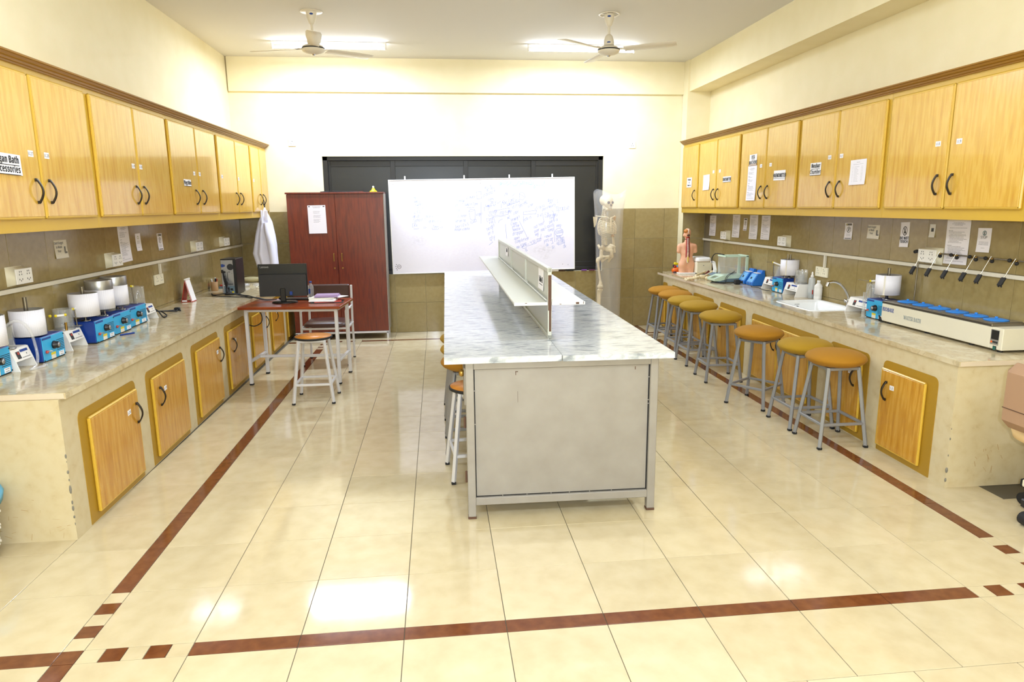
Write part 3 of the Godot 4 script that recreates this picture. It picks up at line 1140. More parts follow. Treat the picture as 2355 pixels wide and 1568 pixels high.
func counters():
	# left: masonry base with a row of wooden doors
	var o := thing("lab_counter", "long cream masonry counter along the left wall with ochre-framed cupboard doors", "counter")
	var s := S()
	slab(s, [[-1.088, -0.94], [-0.476, -0.94], [-0.524, -6.575], [-1.088, -6.575]], 0.0, 0.731)
	part("base", s, M.counter_paint, o)
	# chipped corner and scuffs
	var ch := S()
	rng.seed = 9
	for k in 9:
		var y := 0.06 + 0.42 * k / 9.0 + rng.randf() * 0.03
		var q := rng.randf_range(0.003, 0.011)
		ch.ball(V(-0.4775, y, -0.9405), V(q * 0.6, q * rng.randf_range(1.0, 2.4), q * 0.6), 8)
	part("chipped_corner", ch, M.chip, o)
	var sc := S()
	for k in 26:
		var p := V(rng.randf_range(-1.05, -0.5), rng.randf_range(0.015, 0.3) * rng.randf_range(0.2, 1.0) + 0.01, -0.9398)
		var a := rng.randf_range(-0.5, 0.5) + (PI / 2 if rng.randf() < 0.4 else 0.0)
		sc.box(V(0, 0, 0), V(rng.randf_range(0.01, 0.035), rng.randf_range(0.001, 0.003), 0.0006), 0.0, Transform3D(Basis(V(0, 0, 1), a), p))
	part("scuff_marks", sc, M.scuff, o).set_meta("kind", "stuff")
	var ang := atan2(0.048, 5.635)
	var t := Transform3D(Basis(V(0, 0, -1), V(0, 1, 0), V(1, 0, 0)).rotated(Vector3.UP, ang), V(-0.4765, 0, -0.94))
	var n := 0.94
	var spots := [
		[1.09 - n, 1.775 - n, 1.162 - n, 1.755 - n, 1.716 - n, 1.616 - n],
		[1.935 - n, 2.6 - n, 1.99 - n, 2.58 - n, 2.085 - n, 2.18 - n],
		[2.775 - n, 3.43 - n, 2.832 - n, 3.425 - n, 3.39 - n, 3.33 - n],
		[3.62 - n, 4.28 - n, 3.665 - n, 4.265 - n, 3.79 - n, 3.87 - n],
		[4.45 - n, 5.12 - n, 4.5 - n, 5.09 - n, 5.05 - n, 4.96 - n],
		[5.29 - n, 5.95 - n, 5.34 - n, 5.93 - n, 5.5 - n, 5.58 - n],
		[6.13 - n, 6.54 - n, 6.18 - n, 6.53 - n, 6.24 - n, 6.3 - n]]
	low_front(o, t, spots, false, ["L.20", "L.19", "L.18", "L.17", "L.16", "L.15", "L.14"])
	s = S()
	slab(s, [[-1.09, -0.955], [-0.447, -0.955], [-0.462, -6.575], [-1.09, -6.575]], 0.731, 0.031)
	var top := single("worktop", "polished beige stone worktop on the left counter", "worktop", s, M.worktop)
	part("worn_edge", S().box(V(-0.446 - 0.007, 0.746, -3.76), V(0.004, 0.027, 5.58), 0.001, Transform3D(Basis(V(0, 1, 0), 0.0027), V(0.0045, 0, 0))).box(V(-0.77, 0.746, -0.9542), V(0.63, 0.027, 0.003), 0.001), M.worktop_edge, top)

	# right counter, with the sink let into its top
	o = thing("lab_counter", "long cream masonry counter along the right wall behind the row of padded stools", "counter")
	s = S()
	slab(s, [[4.885, -0.98], [4.262, -0.98], [4.357, -6.398], [4.885, -6.398]], 0.0, 0.5)
	slab(s, [[4.885, -0.98], [4.262, -0.98], [4.292, -2.7], [4.885, -2.7]], 0.5, 0.227)
	slab(s, [[4.885, -3.56], [4.307, -3.56], [4.357, -6.398], [4.885, -6.398]], 0.5, 0.227)
	slab(s, [[4.4, -2.7], [4.292, -2.7], [4.307, -3.56], [4.4, -3.56]], 0.5, 0.227)
	part("base", s, M.counter_paint, o)
	ch = S()
	for k in 5:
		var q: float = [0.012, 0.006, 0.004, 0.005, 0.009][k]
		ch.ball(V(4.264, [0.11, 0.3, 0.36, 0.2, 0.05][k], -0.9805), V(q * 0.6, q * 1.5, q * 0.6), 8)
	part("chipped_corner", ch, M.chip, o)
	sc = S()
	for k in 12:
		var p := V(rng.randf_range(4.4, 4.62), rng.randf_range(0.1, 0.24), -0.9798)
		sc.box(V(0, 0, 0), V(rng.randf_range(0.01, 0.05), rng.randf_range(0.002, 0.005), 0.0006), 0.0, Transform3D(Basis(V(0, 0, 1), rng.randf_range(1.4, 2.4)), p))
	part("scuff_marks", sc, M.scuff, o).set_meta("kind", "stuff")
	ang = -atan2(0.095, 5.418)
	# this frame starts at the near corner; its x runs towards the camera, so distances are negative
	t = Transform3D(Basis(V(0, 0, 1), V(0, 1, 0), V(-1, 0, 0)).rotated(Vector3.UP, ang), V(4.2625, 0, -0.98))
	n = 0.98
	spots = [
		[n - 1.632, n - 1.118, n - 1.625, n - 1.2, n - 1.555, n - 1.5],
		[n - 2.275, n - 1.785, n - 2.265, n - 1.845, n - 1.915, n - 1.97],
		[n - 3.64, n - 2.432, n - 3.6, n - 2.545, n - 3.13, n - 3.19, n - 3.08, n - 3.03],
		[n - 4.42, n - 3.78, n - 4.415, n - 3.87, n - 4.34, n - 4.28],
		[n - 5.23, n - 4.6, n - 5.22, n - 4.68, n - 5.15, n - 5.08],
		[n - 6.02, n - 5.39, n - 6.01, n - 5.47, n - 5.54, n - 5.62],
		[n - 6.39, n - 6.2, n - 6.38, n - 6.24, n - 6.3, n - 6.3]]
	low_front(o, t, spots, true, ["L.2", "L.3", "L.4", "L.5", "L.6", "L.7", "L.8", "L.9"])
	s = S()
	var fx := func(z): return 4.253 + 0.0172 * (-z - 0.965)
	slab(s, [[4.887, -0.965], [fx.call(-0.965), -0.965], [fx.call(-2.83), -2.83], [4.887, -2.83]], 0.727, 0.03)
	slab(s, [[4.887, -3.44], [fx.call(-3.44), -3.44], [4.345, -6.4], [4.887, -6.4]], 0.727, 0.03)
	slab(s, [[4.432, -2.83], [fx.call(-2.83), -2.83], [fx.call(-3.44), -3.44], [4.432, -3.44]], 0.727, 0.03)
	slab(s, [[4.887, -2.83], [4.84, -2.83], [4.84, -3.44], [4.887, -3.44]], 0.727, 0.03)
	top = single("worktop", "polished beige stone worktop on the right counter, cut out for the sink", "worktop", s, M.worktop)
	part("worn_edge", S().box(V(0, 0, 0), V(0.003, 0.026, 5.3), 0.001, Transform3D(Basis(V(0, 1, 0), 0.0172), V(4.299, 0.7415, -3.68))).box(V(4.57, 0.7415, -0.9642), V(0.62, 0.026, 0.003), 0.001), M.worktop_edge, top)
	sink()


func sink():
	var o := thing("sink", "white ceramic sink let into the right worktop", "sink", T(4.636, 0.757, -3.135))
	var rings := []
	var prof := [[0.224, 0.325, -0.028, 0.03], [0.224, 0.325, 0.004, 0.03], [0.214, 0.315, 0.006, 0.03], [0.19, 0.29, 0.002, 0.035], [0.178, 0.275, -0.02, 0.04], [0.165, 0.255, -0.12, 0.05], [0.13, 0.22, -0.15, 0.06], [0.03, 0.03, -0.156, 0.02]]
	for p in prof:
		var ring := []
		for k in 32:
			var a := -TAU * (k + 0.5) / 32.0
			var c := cos(a)
			var s := sin(a)
			var e := 0.22
			ring.append(V(p[0] * signf(c) * pow(absf(c), e), p[2], p[1] * signf(s) * pow(absf(s), e)))
		rings.append(ring)
	part("bowl", S().loft(rings, false), M.ceramic, o)
	part("drain", S().lathe([[0.0, -0.153], [0.034, -0.153], [0.034, -0.15], [0.02, -0.152], [0.0, -0.152]], 20), M.chrome, o)
	part("overflow_hole", S().bar(V(-0.02, -0.055, -0.272), V(-0.02, -0.055, -0.262), 0.014, -1, 16), M.black_gap, o)
	words(o, "maker_mark", "ceramic", 0.01, M.grey_ink, T(-0.02, -0.027, -0.2755) * Transform3D(Basis(V(1, 0, 0), -0.15), V(0, 0, 0.004)))
	o = thing("faucet", "chrome swan-neck mixer tap standing behind the sink", "faucet", T(4.862, 0.757, -3.0))
	var s := S().lathe([[0.0, 0.0], [0.03, 0.0], [0.03, 0.006], [0.022, 0.02], [0.02, 0.055], [0.016, 0.075], [0.0, 0.08]], 18)
	part("body", s, M.chrome, o)
	var pts := []
	for i in 15:
		var u := i / 14.0
		pts.append(V(-0.005 - 0.17 * pow(u, 1.35), 0.07 + 0.145 * sin(u * 1.95) / sin(1.62), -0.055 * u))
	part("spout", S().pipe(pts, 0.0105, 12).bar(pts[14] + V(0.004, 0.004, 0), pts[14] + V(-0.006, -0.03, 0), 0.014, 0.013, 14), M.chrome, o)
	for d in [-1, 1]:
		part("tap_handle", S().bar(V(0, 0.04, d * 0.018), V(0, 0.046, d * 0.05), 0.011, 0.013, 12).ball(V(0, 0.047, d * 0.052), V(0.018, 0.018, 0.012), 12), M.chrome, o)


# ---------------------------------------------------------------- bench
func bench():
	var o := thing("lab_bench", "grey painted steel bench in the middle of the room under the marble top", "bench", Transform3D(Basis(V(0, 1, 0), -0.011), V(1.999, 0, -0.915)))
	# local z runs from 0 at the near end to -4.48 at the far end
	var f := S()
	for x in [-0.484, 0.484]:
		for z in [-0.021, -4.44]:
			f.box(V(x, 0.428, z), V(0.042, 0.856, 0.042), 0.003)
	part("frame", S().box(V(0, 0.836, -0.021), V(0.926, 0.04, 0.042), 0.003).box(V(0, 0.097, -0.021), V(0.926, 0.042, 0.042), 0.003).box(V(-0.484, 0.836, -2.23), V(0.042, 0.04, 4.376), 0.003).box(V(0.484, 0.836, -2.23), V(0.042, 0.04, 4.376), 0.003), M.silver_paint, o)
	for x in [-0.484, 0.484]:
		for z in [-0.021, -4.44]:
			var l := part("leg", S().box(V(0, 0.434, 0), V(0.042, 0.844, 0.042), 0.003), M.silver_paint, o, T(x, 0, z))
			part("rusty_foot", S().box(V(0, 0.006, 0), V(0.044, 0.013, 0.044), 0.002), M.rust, l)
	part("end_panel", S().box(V(0.0, 0.467, -0.03), V(0.918, 0.692, 0.02), 0.002), M.silver_paint, o)
	# weld gaps round the panel
	var g := S()
	for x in [-0.461, 0.461]:
		g.box(V(x, 0.467, -0.028), V(0.006, 0.698, 0.02))
	for y in [0.118, 0.816]:
		g.box(V(0, y, -0.028), V(0.92, 0.006, 0.02))
	part("panel_gap", g, M.black_gap, o)
	var wd := S()
	for p in [[-0.46, 0.7], [-0.46, 0.52], [0.461, 0.745], [0.461, 0.62], [0.461, 0.6]]:
		wd.box(V(p[0], p[1], -0.0185), V(0.012, 0.006, 0.006), 0.002)
	for x in [-0.26, -0.13, 0.0, 0.1, 0.21, 0.33]:
		wd.box(V(x, 0.8165, -0.0185), V(0.005, 0.012, 0.006), 0.002)
		wd.box(V(x - 0.06, 0.1185, -0.0185), V(0.005, 0.01, 0.006), 0.002)
	part("weld_spots", wd, M.silver_paint, o)
	# near cupboard and the spine between the two rows of knees
	part("cupboard", S().box(V(0, 0.46, -0.22), V(0.98, 0.7, 0.34), 0.003), M.silver_paint, o)
	part("centre_panel", S().box(V(0, 0.46, -2.4), V(0.03, 0.72, 4.0), 0.002), M.silver_paint, o)
	part("cupboard", S().box(V(0, 0.46, -4.24), V(0.98, 0.7, 0.34), 0.003), M.silver_paint, o)
	var dr := part("side_door", S().box(V(-0.504, 0.72, -0.14), V(0.016, 0.2, 0.22), 0.003, Transform3D.IDENTITY), M.silver_paint, o)
	part("hinge", S().bar(V(-0.512, 0.5, -0.03), V(-0.512, 0.56, -0.03), 0.007).bar(V(-0.51, 0.2, -0.03), V(-0.51, 0.26, -0.03), 0.007), M.rust, dr)
	part("lock", S().ball(V(-0.523, 0.79, -0.05), V(0.016, 0.02, 0.016), 12), M.brass, dr)
	var mk := S()
	mk.box(V(-0.24, 0.795, -0.0195), V(0.014, 0.004, 0.0012)).box(V(-0.245, 0.786, -0.0195), V(0.003, 0.018, 0.0012)).box(V(0.385, 0.795, -0.0195), V(0.004, 0.016, 0.0012)).box(V(-0.235, 0.66, -0.0195), V(0.0012, 0.06, 0.0008))
	part("scratches", mk, M.rust, o)

	# two marble slabs meeting along the middle, far end first
	var lo := 0.86
	var s := S()
	slab(s, [[1.982, -0.863], [1.388, -0.868], [1.443, -5.455], [2.03, -5.455]], lo, 0.032)
	single("marble_slab", "grey-veined white marble slab, left half of the centre bench top", "worktop", s, M.marble, Transform3D.IDENTITY, "marble slabs of the centre bench")
	s = S()
	slab(s, [[2.567, -0.848], [1.985, -0.853], [2.033, -5.455], [2.62, -5.455]], lo, 0.03)
	single("marble_slab", "grey-veined white marble slab, right half of the centre bench top", "worktop", s, M.marble, Transform3D.IDENTITY, "marble slabs of the centre bench")

	# the reagent shelf on the bench: a cross of two sheets on a frame
	var t := Transform3D(Basis(V(0, 1, 0), -0.0078), V(1.991, 0.892, -1.304))
	o = thing("reagent_shelf", "grey-green steel two-sided reagent shelf standing along the marble bench", "shelf", t)
	var len := 3.45
	for z in [-0.011, -1.1, -2.16, -3.44]:
		var p := part("post", S().box(V(0, 0.2, z), V(0.022, 0.4, 0.022), 0.002), M.shelf_paint, o)
		if z > -0.1:
			part("rust_patch", S().box(V(0, 0.26, 0.0003), V(0.018, 0.2, 0.001)).box(V(0.002, 0.1, 0.0003), V(0.012, 0.12, 0.001)), M.rust, p)
	part("top_rail", S().box(V(0, 0.387, -len / 2), V(0.026, 0.026, len), 0.003), M.shelf_paint, o)
	part("upper_panel", S().box(V(0.003, 0.3, -len / 2), V(0.004, 0.16, len - 0.02)), M.shelf_paint, o)
	part("lower_panel", S().box(V(0.003, 0.1, -len / 2), V(0.004, 0.19, len - 0.02)), M.shelf_paint, o)
	part("lower_rail", S().box(V(0, 0.011, -len / 2), V(0.024, 0.022, len), 0.003), M.shelf_paint, o)
	part("shelf_seam", S().box(V(-0.016, 0.217, -len / 2), V(0.01, 0.008, len - 0.04), 0.003).box(V(0.016, 0.217, -len / 2), V(0.01, 0.008, len - 0.04), 0.003), M.shelf_paint, o)
	for d in [-1, 1]:
		var b := S().box(V(d * 0.107, 0.2, -1.84), V(0.19, 0.016, 3.68), 0.003)
		var sh := part("shelf_board", b, M.shelf_paint, o)
		part("front_lip", S().box(V(d * 0.107, 0.2, 0.002), V(0.19, 0.018, 0.004), 0.001), M.white_tube, sh)
	part("paint_chips", S().box(V(0.158, 0.2, 0.0045), V(0.018, 0.011, 0.001)).box(V(0.192, 0.202, 0.0045), V(0.003, 0.014, 0.001)).box(V(-0.135, 0.205, 0.0045), V(0.012, 0.003, 0.001)).box(V(0.06, 0.196, 0.0045), V(0.01, 0.003, 0.001)), M.rust, o)
	o = sheet("white paper label with one underlined word on the shelf's near panel", Transform3D(Basis(V(0, 0, -1), V(0, 1, 0), V(1, 0, 0)).rotated(Vector3.UP, PI), V(1.9925, 1.198, -1.64)), 0.21, 0.13, M.paper, 0.0, "shelf_label", "", 0.003)
	words(o, "lettering", "Table-II", 0.034, M.ink, T(0, -0.004, 0.0022), 0.8, false, true)
	part("underline", S().box(V(0, -0.034, 0.0022), V(0.13, 0.004, 0.0006)), M.ink, o)
	o = sheet("white label on the far panel of the bench shelf", Transform3D(Basis(V(0, 0, -1), V(0, 1, 0), V(1, 0, 0)).rotated(Vector3.UP, PI), V(2.0085, 1.235, -3.86)), 0.2, 0.11, M.paper, 0.0, "shelf_label", "", 0.003)
	words(o, "lettering", "Table-I", 0.034, M.ink, T(0, -0.004, 0.0022), 0.7, false, true)


# ---------------------------------------------------------------- stools
func stool_frame(o: Node3D, m: Material, h: float):
	var a := 0.165
	var b := 0.105
	for p in [[-1, 1], [1, 1], [1, -1], [-1, -1]]:
		var l := part("leg", S().sbar(V(p[0] * a, 0.012, p[1] * a), V(p[0] * b, h, p[1] * b), 0.023, V(p[0], 0, p[1])), m, o)
		part("rubber_foot", S().box(V(p[0] * a, 0.008, p[1] * a), V(0.027, 0.016, 0.027), 0.002), M.rubber, l)
	var c := a - (a - b) * 0.165 / h
	for p in [[-1, 1, 1, 1], [1, 1, 1, -1], [1, -1, -1, -1], [-1, -1, -1, 1]]:
		part("stretcher", S().sbar(V(p[0] * c, 0.165, p[1] * c), V(p[2] * c, 0.165, p[3] * c), 0.018), m, o)
	var q := S()
	for p in [[-1, 1, 1, 1], [1, 1, 1, -1], [1, -1, -1, -1], [-1, -1, -1, 1]]:
		q.sbar(V(p[0] * b, h - 0.01, p[1] * b), V(p[2] * b, h - 0.01, p[3] * b), 0.02)
	part("seat_frame", q, m, o)


func stools():
	var pad := [[0.0, 0.548], [0.1, 0.548], [0.15, 0.556], [0.18, 0.572], [0.196, 0.592], [0.196, 0.602], [0.186, 0.618], [0.155, 0.636], [0.1, 0.648], [0.04, 0.652], [0.0, 0.652]]
	var spots := [
		[4.06, -1.84, 0.0, "mustard_cloth", "nearest mustard padded stool of the row along the right counter"],
		[4.06, -2.24, 0.0, "olive_cloth", "second padded stool of the right row, half behind the nearest one"],
		[3.965, -2.79, 0.62, "mustard_cloth", "third padded stool from the near end, turned cornerwise and standing clear of the others"],
		[3.99, -3.63, -0.06, "olive_cloth", "olive padded stool fourth from the near end of the right row"],
		[4.04, -4.31, 0.0, "olive_cloth", "olive padded stool fifth from the near end, in front of another olive one"],
		[4.05, -4.71, 0.0, "olive_cloth", "olive padded stool sixth from the near end, mostly hidden by the fifth"],
		[4.11, -5.22, 0.0, "mustard_cloth", "mustard padded stool second from the far end of the right row"],
		[4.12, -5.64, 0.0, "mustard_cloth", "mustard padded stool at the far end of the right row"],
		[1.565, -2.08, 0.0, "mustard_cloth", "mustard padded stool under the left side of the marble bench, nearest of the three"],
		[1.565, -2.5, 0.0, "olive_cloth", "middle padded stool of the three tucked under the left of the marble bench"],
		[1.565, -2.93, 0.0, "olive_cloth", "farthest padded stool tucked under the left of the marble bench"]]
	var made := {}
	for s in spots:
		var t := T(s[0], 0, s[1], s[2])
		var grp := "padded stools along the right counter" if s[0] > 3.0 else "padded stools under the bench"
		var o: Node3D
		if not made.has(s[3]):
			o = thing("padded_stool", s[4], "stool", t, grp)
			stool_frame(o, M.steel_tube, 0.55)
			part("seat_pad", S().lathe(pad, 32), M[s[3]], o)
			made[s[3]] = o
		else:
			o = copy(made[s[3]], s[4], t)
			o.set_meta("group", grp)
	var flat := [[0.0, 0.54], [0.15, 0.54], [0.159, 0.543], [0.16, 0.556], [0.157, 0.559], [0.0, 0.559]]
	var o := thing("flat_stool", "stool with an orange laminate seat and black rim in front of the computer desk", "stool", T(0.293, 0, -3.425))
	stool_frame(o, M.white_tube, 0.54)
	var seat := part("seat", S().lathe([[0.0, 0.559], [0.152, 0.559], [0.152, 0.5605], [0.0, 0.5605]], 40), M.seat_laminate, o)
	part("seat_edge", S().lathe(flat, 40), M.rubber, seat)
	part("drill_holes", S().bar(V(-0.03, 0.5604, 0.02), V(-0.03, 0.561, 0.02), 0.004).bar(V(0.02, 0.5604, -0.01), V(0.02, 0.561, -0.01), 0.004).bar(V(-0.05, 0.5604, -0.03), V(-0.05, 0.561, -0.03), 0.003), M.rust, seat)
	copy(o, "worn flat-seated stool tucked under the near left corner of the marble bench", T(1.575, 0, -1.585, 0.1))


# ---------------------------------------------------------------- apparatus
# recording drum on a blue control box; the front panel lies in z = 0
func kymograph(label: String, t: Transform3D, w: float, drum_y: float, drum_h: float, paper0: float, paper1: float, shaft: float, rod_h := 0.0, drum_dx := 0.0, drum_z := -0.085) -> Node3D:
	var o := thing("kymograph", label, "kymograph", t, "recording drums on blue control boxes")
	var h := 0.15
	var d := 0.17
	part("case", S().box(V(0, h / 2 + 0.003, -d / 2 - 0.002), V(w, h - 0.006, d), 0.004), M.kym_blue, o)
	part("base_plate", S().box(V(0, 0.003, -d / 2), V(w - 0.01, 0.006, d - 0.01)), M.black_gap, o)
	var f := part("front_panel", S().box(V(0, h / 2 + 0.002, 0), V(w - 0.012, h - 0.012, 0.004), 0.001), M.kym_cyan, o)
	var at := func(u, v): return V(-w / 2 + w * u, h - h * v, 0.0022)
	part("title_plate", S().box(at.call(0.22, 0.085) , V(w * 0.38, 0.012, 0.001)), M.blue_ink, f)
	var kn := part("knob", S().lathe([[0.0, 0.0], [0.024, 0.0], [0.024, 0.008], [0.02, 0.012], [0.019, 0.026], [0.017, 0.03], [0.0, 0.03]], 18, Transform3D(Basis(V(1, 0, 0), PI / 2), at.call(0.5, 0.42))), M.black_plastic, f)
	part("knob_cap", S().lathe([[0.0, 0.03], [0.013, 0.03], [0.013, 0.0312], [0.0, 0.0312]], 18, Transform3D(Basis(V(1, 0, 0), PI / 2), at.call(0.5, 0.42))), M.aluminium, f)
	var vs := S()
	for k in 7:
		vs.box(at.call(0.79, 0.28 + 0.065 * k), V(w * 0.33, 0.0032, 0.0012))
	part("vent_slots", vs, M.ink, f)
	part("switch", S().bar(at.call(0.15, 0.6), at.call(0.15, 0.6) + V(0, 0, 0.01), 0.009).box(at.call(0.13, 0.61) + V(0, 0, 0.008), V(0.024, 0.012, 0.008), 0.003), M.red_plastic, f)
	part("switch_lever", S().bar(at.call(0.19, 0.58) + V(0, 0, 0.006), at.call(0.26, 0.6) + V(0, 0, 0.02), 0.0035), M.chrome, f)
	var yl := part("warning_label", S().box(at.call(0.44, 0.82), V(w * 0.2, 0.038, 0.001)), M.old_paper, f)
	part("warning_band", S().box(at.call(0.44, 0.74) + V(0, 0, 0.0006), V(w * 0.2, 0.014, 0.001)), M.yellow_plastic, yl)
	var wl := part("maker_label", S().box(at.call(0.8, 0.84), V(w * 0.22, 0.026, 0.001)), M.paper, f)
	part("print", S().box(at.call(0.8, 0.8) + V(0, 0, 0.0006), V(w * 0.15, 0.003, 0.0006)).box(at.call(0.8, 0.88) + V(0, 0, 0.0006), V(w * 0.13, 0.003, 0.0006)), M.grey_ink, wl)
	var sc := S()
	for p in [[0.96, 0.1], [0.96, 0.9], [0.04, 0.92]]:
		sc.bar(at.call(p[0], p[1]), at.call(p[0], p[1]) + V(0, 0, 0.003), 0.004)
	part("screw", sc, M.black_plastic, f)
	# drum
	var c := V(drum_dx, 0, drum_z)
	var r := 0.086
	var dt := Transform3D(Basis.IDENTITY, c)
	var y0 := drum_y
	var y1 := drum_y + drum_h
	part("spindle", S().lathe([[0.0, h - 0.004], [0.03, h - 0.004], [0.028, h + 0.006], [0.011, h + 0.008], [0.011, y0 + 0.02], [0.0, y0 + 0.02]], 16, dt), M.chrome, o)
	var dm := part("drum", S().lathe([[0.0, y0 + 0.004], [r - 0.004, y0 + 0.004], [r, y0], [r, y1 - 0.002], [r - 0.001, y1], [r - 0.005, y1], [r - 0.005, y0 + 0.02], [0.0, y0 + 0.02]], 40, dt), M.aluminium, o)
	part("paper_sleeve", S().lathe([[r + 0.0002, y0 + paper0], [r + 0.0014, y0 + paper0], [r + 0.0014, y0 + paper1], [r + 0.0002, y0 + paper1]], 40, dt), M.graph, dm)
	var seam := S().box(V(0, y0 + (paper0 + paper1) / 2, r + 0.0016), V(0.012, paper1 - paper0, 0.0006), 0.0, dt * Transform3D(Basis(V(0, 1, 0), 0.7), Vector3.ZERO))
	part("paper_seam", seam, M.old_paper, dm)
	if shaft > 0.0:
		part("shaft", S().bar(c + V(0, y0 + 0.02, 0), c + V(0, y1 + shaft, 0), 0.011, -1, 14), M.steel_sheet, o)
	if rod_h > 0.0:
		_clamp_rod(o, V(w / 2 - 0.055, h, -0.045), rod_h)
	return o


func _clamp_rod(o: Node3D, p: Vector3, h: float):
	part("clamp_foot", S().box(p + V(0, 0.005, 0), V(0.022, 0.009, 0.07), 0.002).box(p + V(0.012, 0.006, 0.01), V(0.05, 0.009, 0.018), 0.002), M.aluminium, o)
	part("wing_screw", S().bar(p + V(0.014, 0.0, 0.012), p + V(0.014, 0.04, 0.012), 0.003).box(p + V(0.014, 0.026, 0.012), V(0.026, 0.007, 0.004), 0.002), M.chrome, o)
	part("rod", S().bar(p + V(-0.004, 0.004, -0.012), p + V(-0.012, h, -0.02), 0.0048), M.steel_sheet, o)


# white heated bridge that carries a glass organ chamber
func organ_bath(label: String, t: Transform3D, w: float, chamber := true, tube := 0, dx := 0.0) -> Node3D:
	var o := thing("organ_bath", label, "organ bath", t, "white organ bath heaters")
	var tx := Transform3D(Basis(V(0, 0, 1), V(0, 1, 0), V(-1, 0, 0)), V(w / 2, 0, 0))
	var b := S()
	b.prism([Vector2(0.0, 0.052), Vector2(-0.022, 0.118), Vector2(-0.03, 0.122), Vector2(-0.145, 0.122), Vector2(-0.145, 0.052)], w, tx)
	part("deck", b, M.white_plastic, o)
	for s in [-1, 1]:
		var sd := S().prism([Vector2(0.016, 0.0), Vector2(0.0, 0.055), Vector2(-0.022, 0.12), Vector2(-0.145, 0.12), Vector2(-0.15, 0.0)], 0.006, Transform3D(tx.basis, V(s * (w / 2 - 0.002) + 0.003, 0, 0)))
		part("side", sd, M.white_plastic, o)
	var ft := Transform3D(Basis(V(1, 0, 0), -atan2(0.022, 0.066)), V(0, 0.085, -0.0105))
	part("display", S().box(V(-w * 0.2, -0.002, 0.001), V(0.032, 0.042, 0.002), 0.0005), M.dark_plastic, o, ft)
	part("red_digits", S().box(V(-w * 0.2 + 0.002, 0.008, 0.0022), V(0.014, 0.014, 0.001)), M.red_plastic, o, ft)
	var pl := part("name_plate", S().box(V(w * 0.17, 0.018, 0.001), V(w * 0.42, 0.014, 0.001)), M.blue_ink, o, ft)
	part("print", S().box(V(w * 0.25, -0.003, 0.001), V(0.006, 0.008, 0.001)).box(V(w * 0.17, -0.021, 0.001), V(w * 0.44, 0.003, 0.001)), M.grey_ink, pl)
	if chamber:
		var c := V(dx, 0.1225, -0.075)
		var ct := Transform3D(Basis.IDENTITY, c)
		part("glass_jar", S().lathe([[0.0, 0.0], [0.056, 0.0], [0.057, 0.003], [0.057, 0.128], [0.059, 0.13], [0.057, 0.131], [0.055, 0.128], [0.055, 0.004], [0.0, 0.004]], 28, ct), M.clear_glass, o)
		part("inner_chamber", S().lathe([[0.017, 0.03], [0.017, 0.12], [0.015, 0.12], [0.015, 0.03]], 16, Transform3D(Basis.IDENTITY, c + V(-0.004, 0, 0))), M.clear_glass, o)
		var pts := []
		for i in 97:
			var a := TAU * 6.0 * i / 96.0
			pts.append(c + V(-0.004 + 0.028 * cos(a), 0.02 + 0.07 * i / 96.0, 0.028 * sin(a)))
		part("coil", S().pipe(pts, 0.0045, 6), M.clear_plastic, o)
		part("brass_tube", S().bar(c + V(-0.05, 0.0, 0.035), c + V(-0.05, 0.05, 0.035), 0.008), M.brass, o)
		part("base_ring", S().lathe([[0.0, 0.0], [0.06, 0.0], [0.06, 0.006], [0.0, 0.006]], 24, ct), M.aluminium, o)
	if tube == 1:
		var pts := []
		for p in [V(-0.04, 0.24, -0.06), V(0.0, 0.27, -0.03), V(0.04, 0.25, 0.0), V(0.06, 0.19, 0.02), V(0.065, 0.12, 0.03), V(0.055, 0.06, 0.04), V(0.02, 0.02, 0.05), V(-0.03, 0.009, 0.055), V(-0.06, 0.008, 0.06), V(-0.01, 0.008, 0.08), V(0.05, 0.008, 0.085), V(0.07, 0.008, 0.06)]:
			pts.append(p)
		part("rubber_tube", S().pipe(_smooth(pts), 0.0075, 10), M.clear_plastic, o)
	elif tube == 2:
		var pts := []
		for i in 13:
			var a := PI * i / 12.0
			pts.append(V(dx + 0.034 * cos(a) + 0.01, 0.19 + 0.055 * sin(a), -0.04))
		part("glass_arch", S().pipe(pts, 0.005, 8), M.clear_plastic, o)
	return o


func _smooth(pts: Array, per := 5) -> Array:
	var out := []
	for i in pts.size() - 1:
		var a: Vector3 = pts[max(i - 1, 0)]
		var b: Vector3 = pts[i]
		var c: Vector3 = pts[i + 1]
		var d: Vector3 = pts[min(i + 2, pts.size() - 1)]
		for k in per:
			out.append(b.cubic_interpolate(c, a, d, k / float(per)))
	out.append(pts[-1])
	return out


func cable(called: String, label: String, runs: Array, r: float, m: Material, category := "cable"):
	var s := S()
	for pts in runs:
		s.pipe(_smooth(pts), r, 6)
	return single(called, label, category, s, m)


# thin rod with a clamp bar and yellow screw balls
func lever_stand(label: String, t: Transform3D, h: float, balls: Array, rods: Array):
	var o := thing("lever_stand", label, "clamp stand", t, "thin clamp stands of the organ baths")
	part("foot", S().box(V(0, 0.004, 0), V(0.05, 0.008, 0.03), 0.002), M.aluminium, o)
	part("rod", S().bar(V(0, 0.004, 0), V(-0.006, h, 0), 0.004), M.steel_sheet, o)
	var s := S()
	for b in balls:
		s.ball(b, V(0.0095, 0.0095, 0.0095), 10)
	part("clamp_screws", s, M.yellow_plastic, o)
	part("clamp_bar", S().sbar(balls[0], balls[-1], 0.012), M.white_plastic, o)
	s = S()
	for q in rods:
		s.bar(q[0], q[1], 0.0022, -1, 6)
	if rods:
		part("lever", s, M.steel_sheet, o)


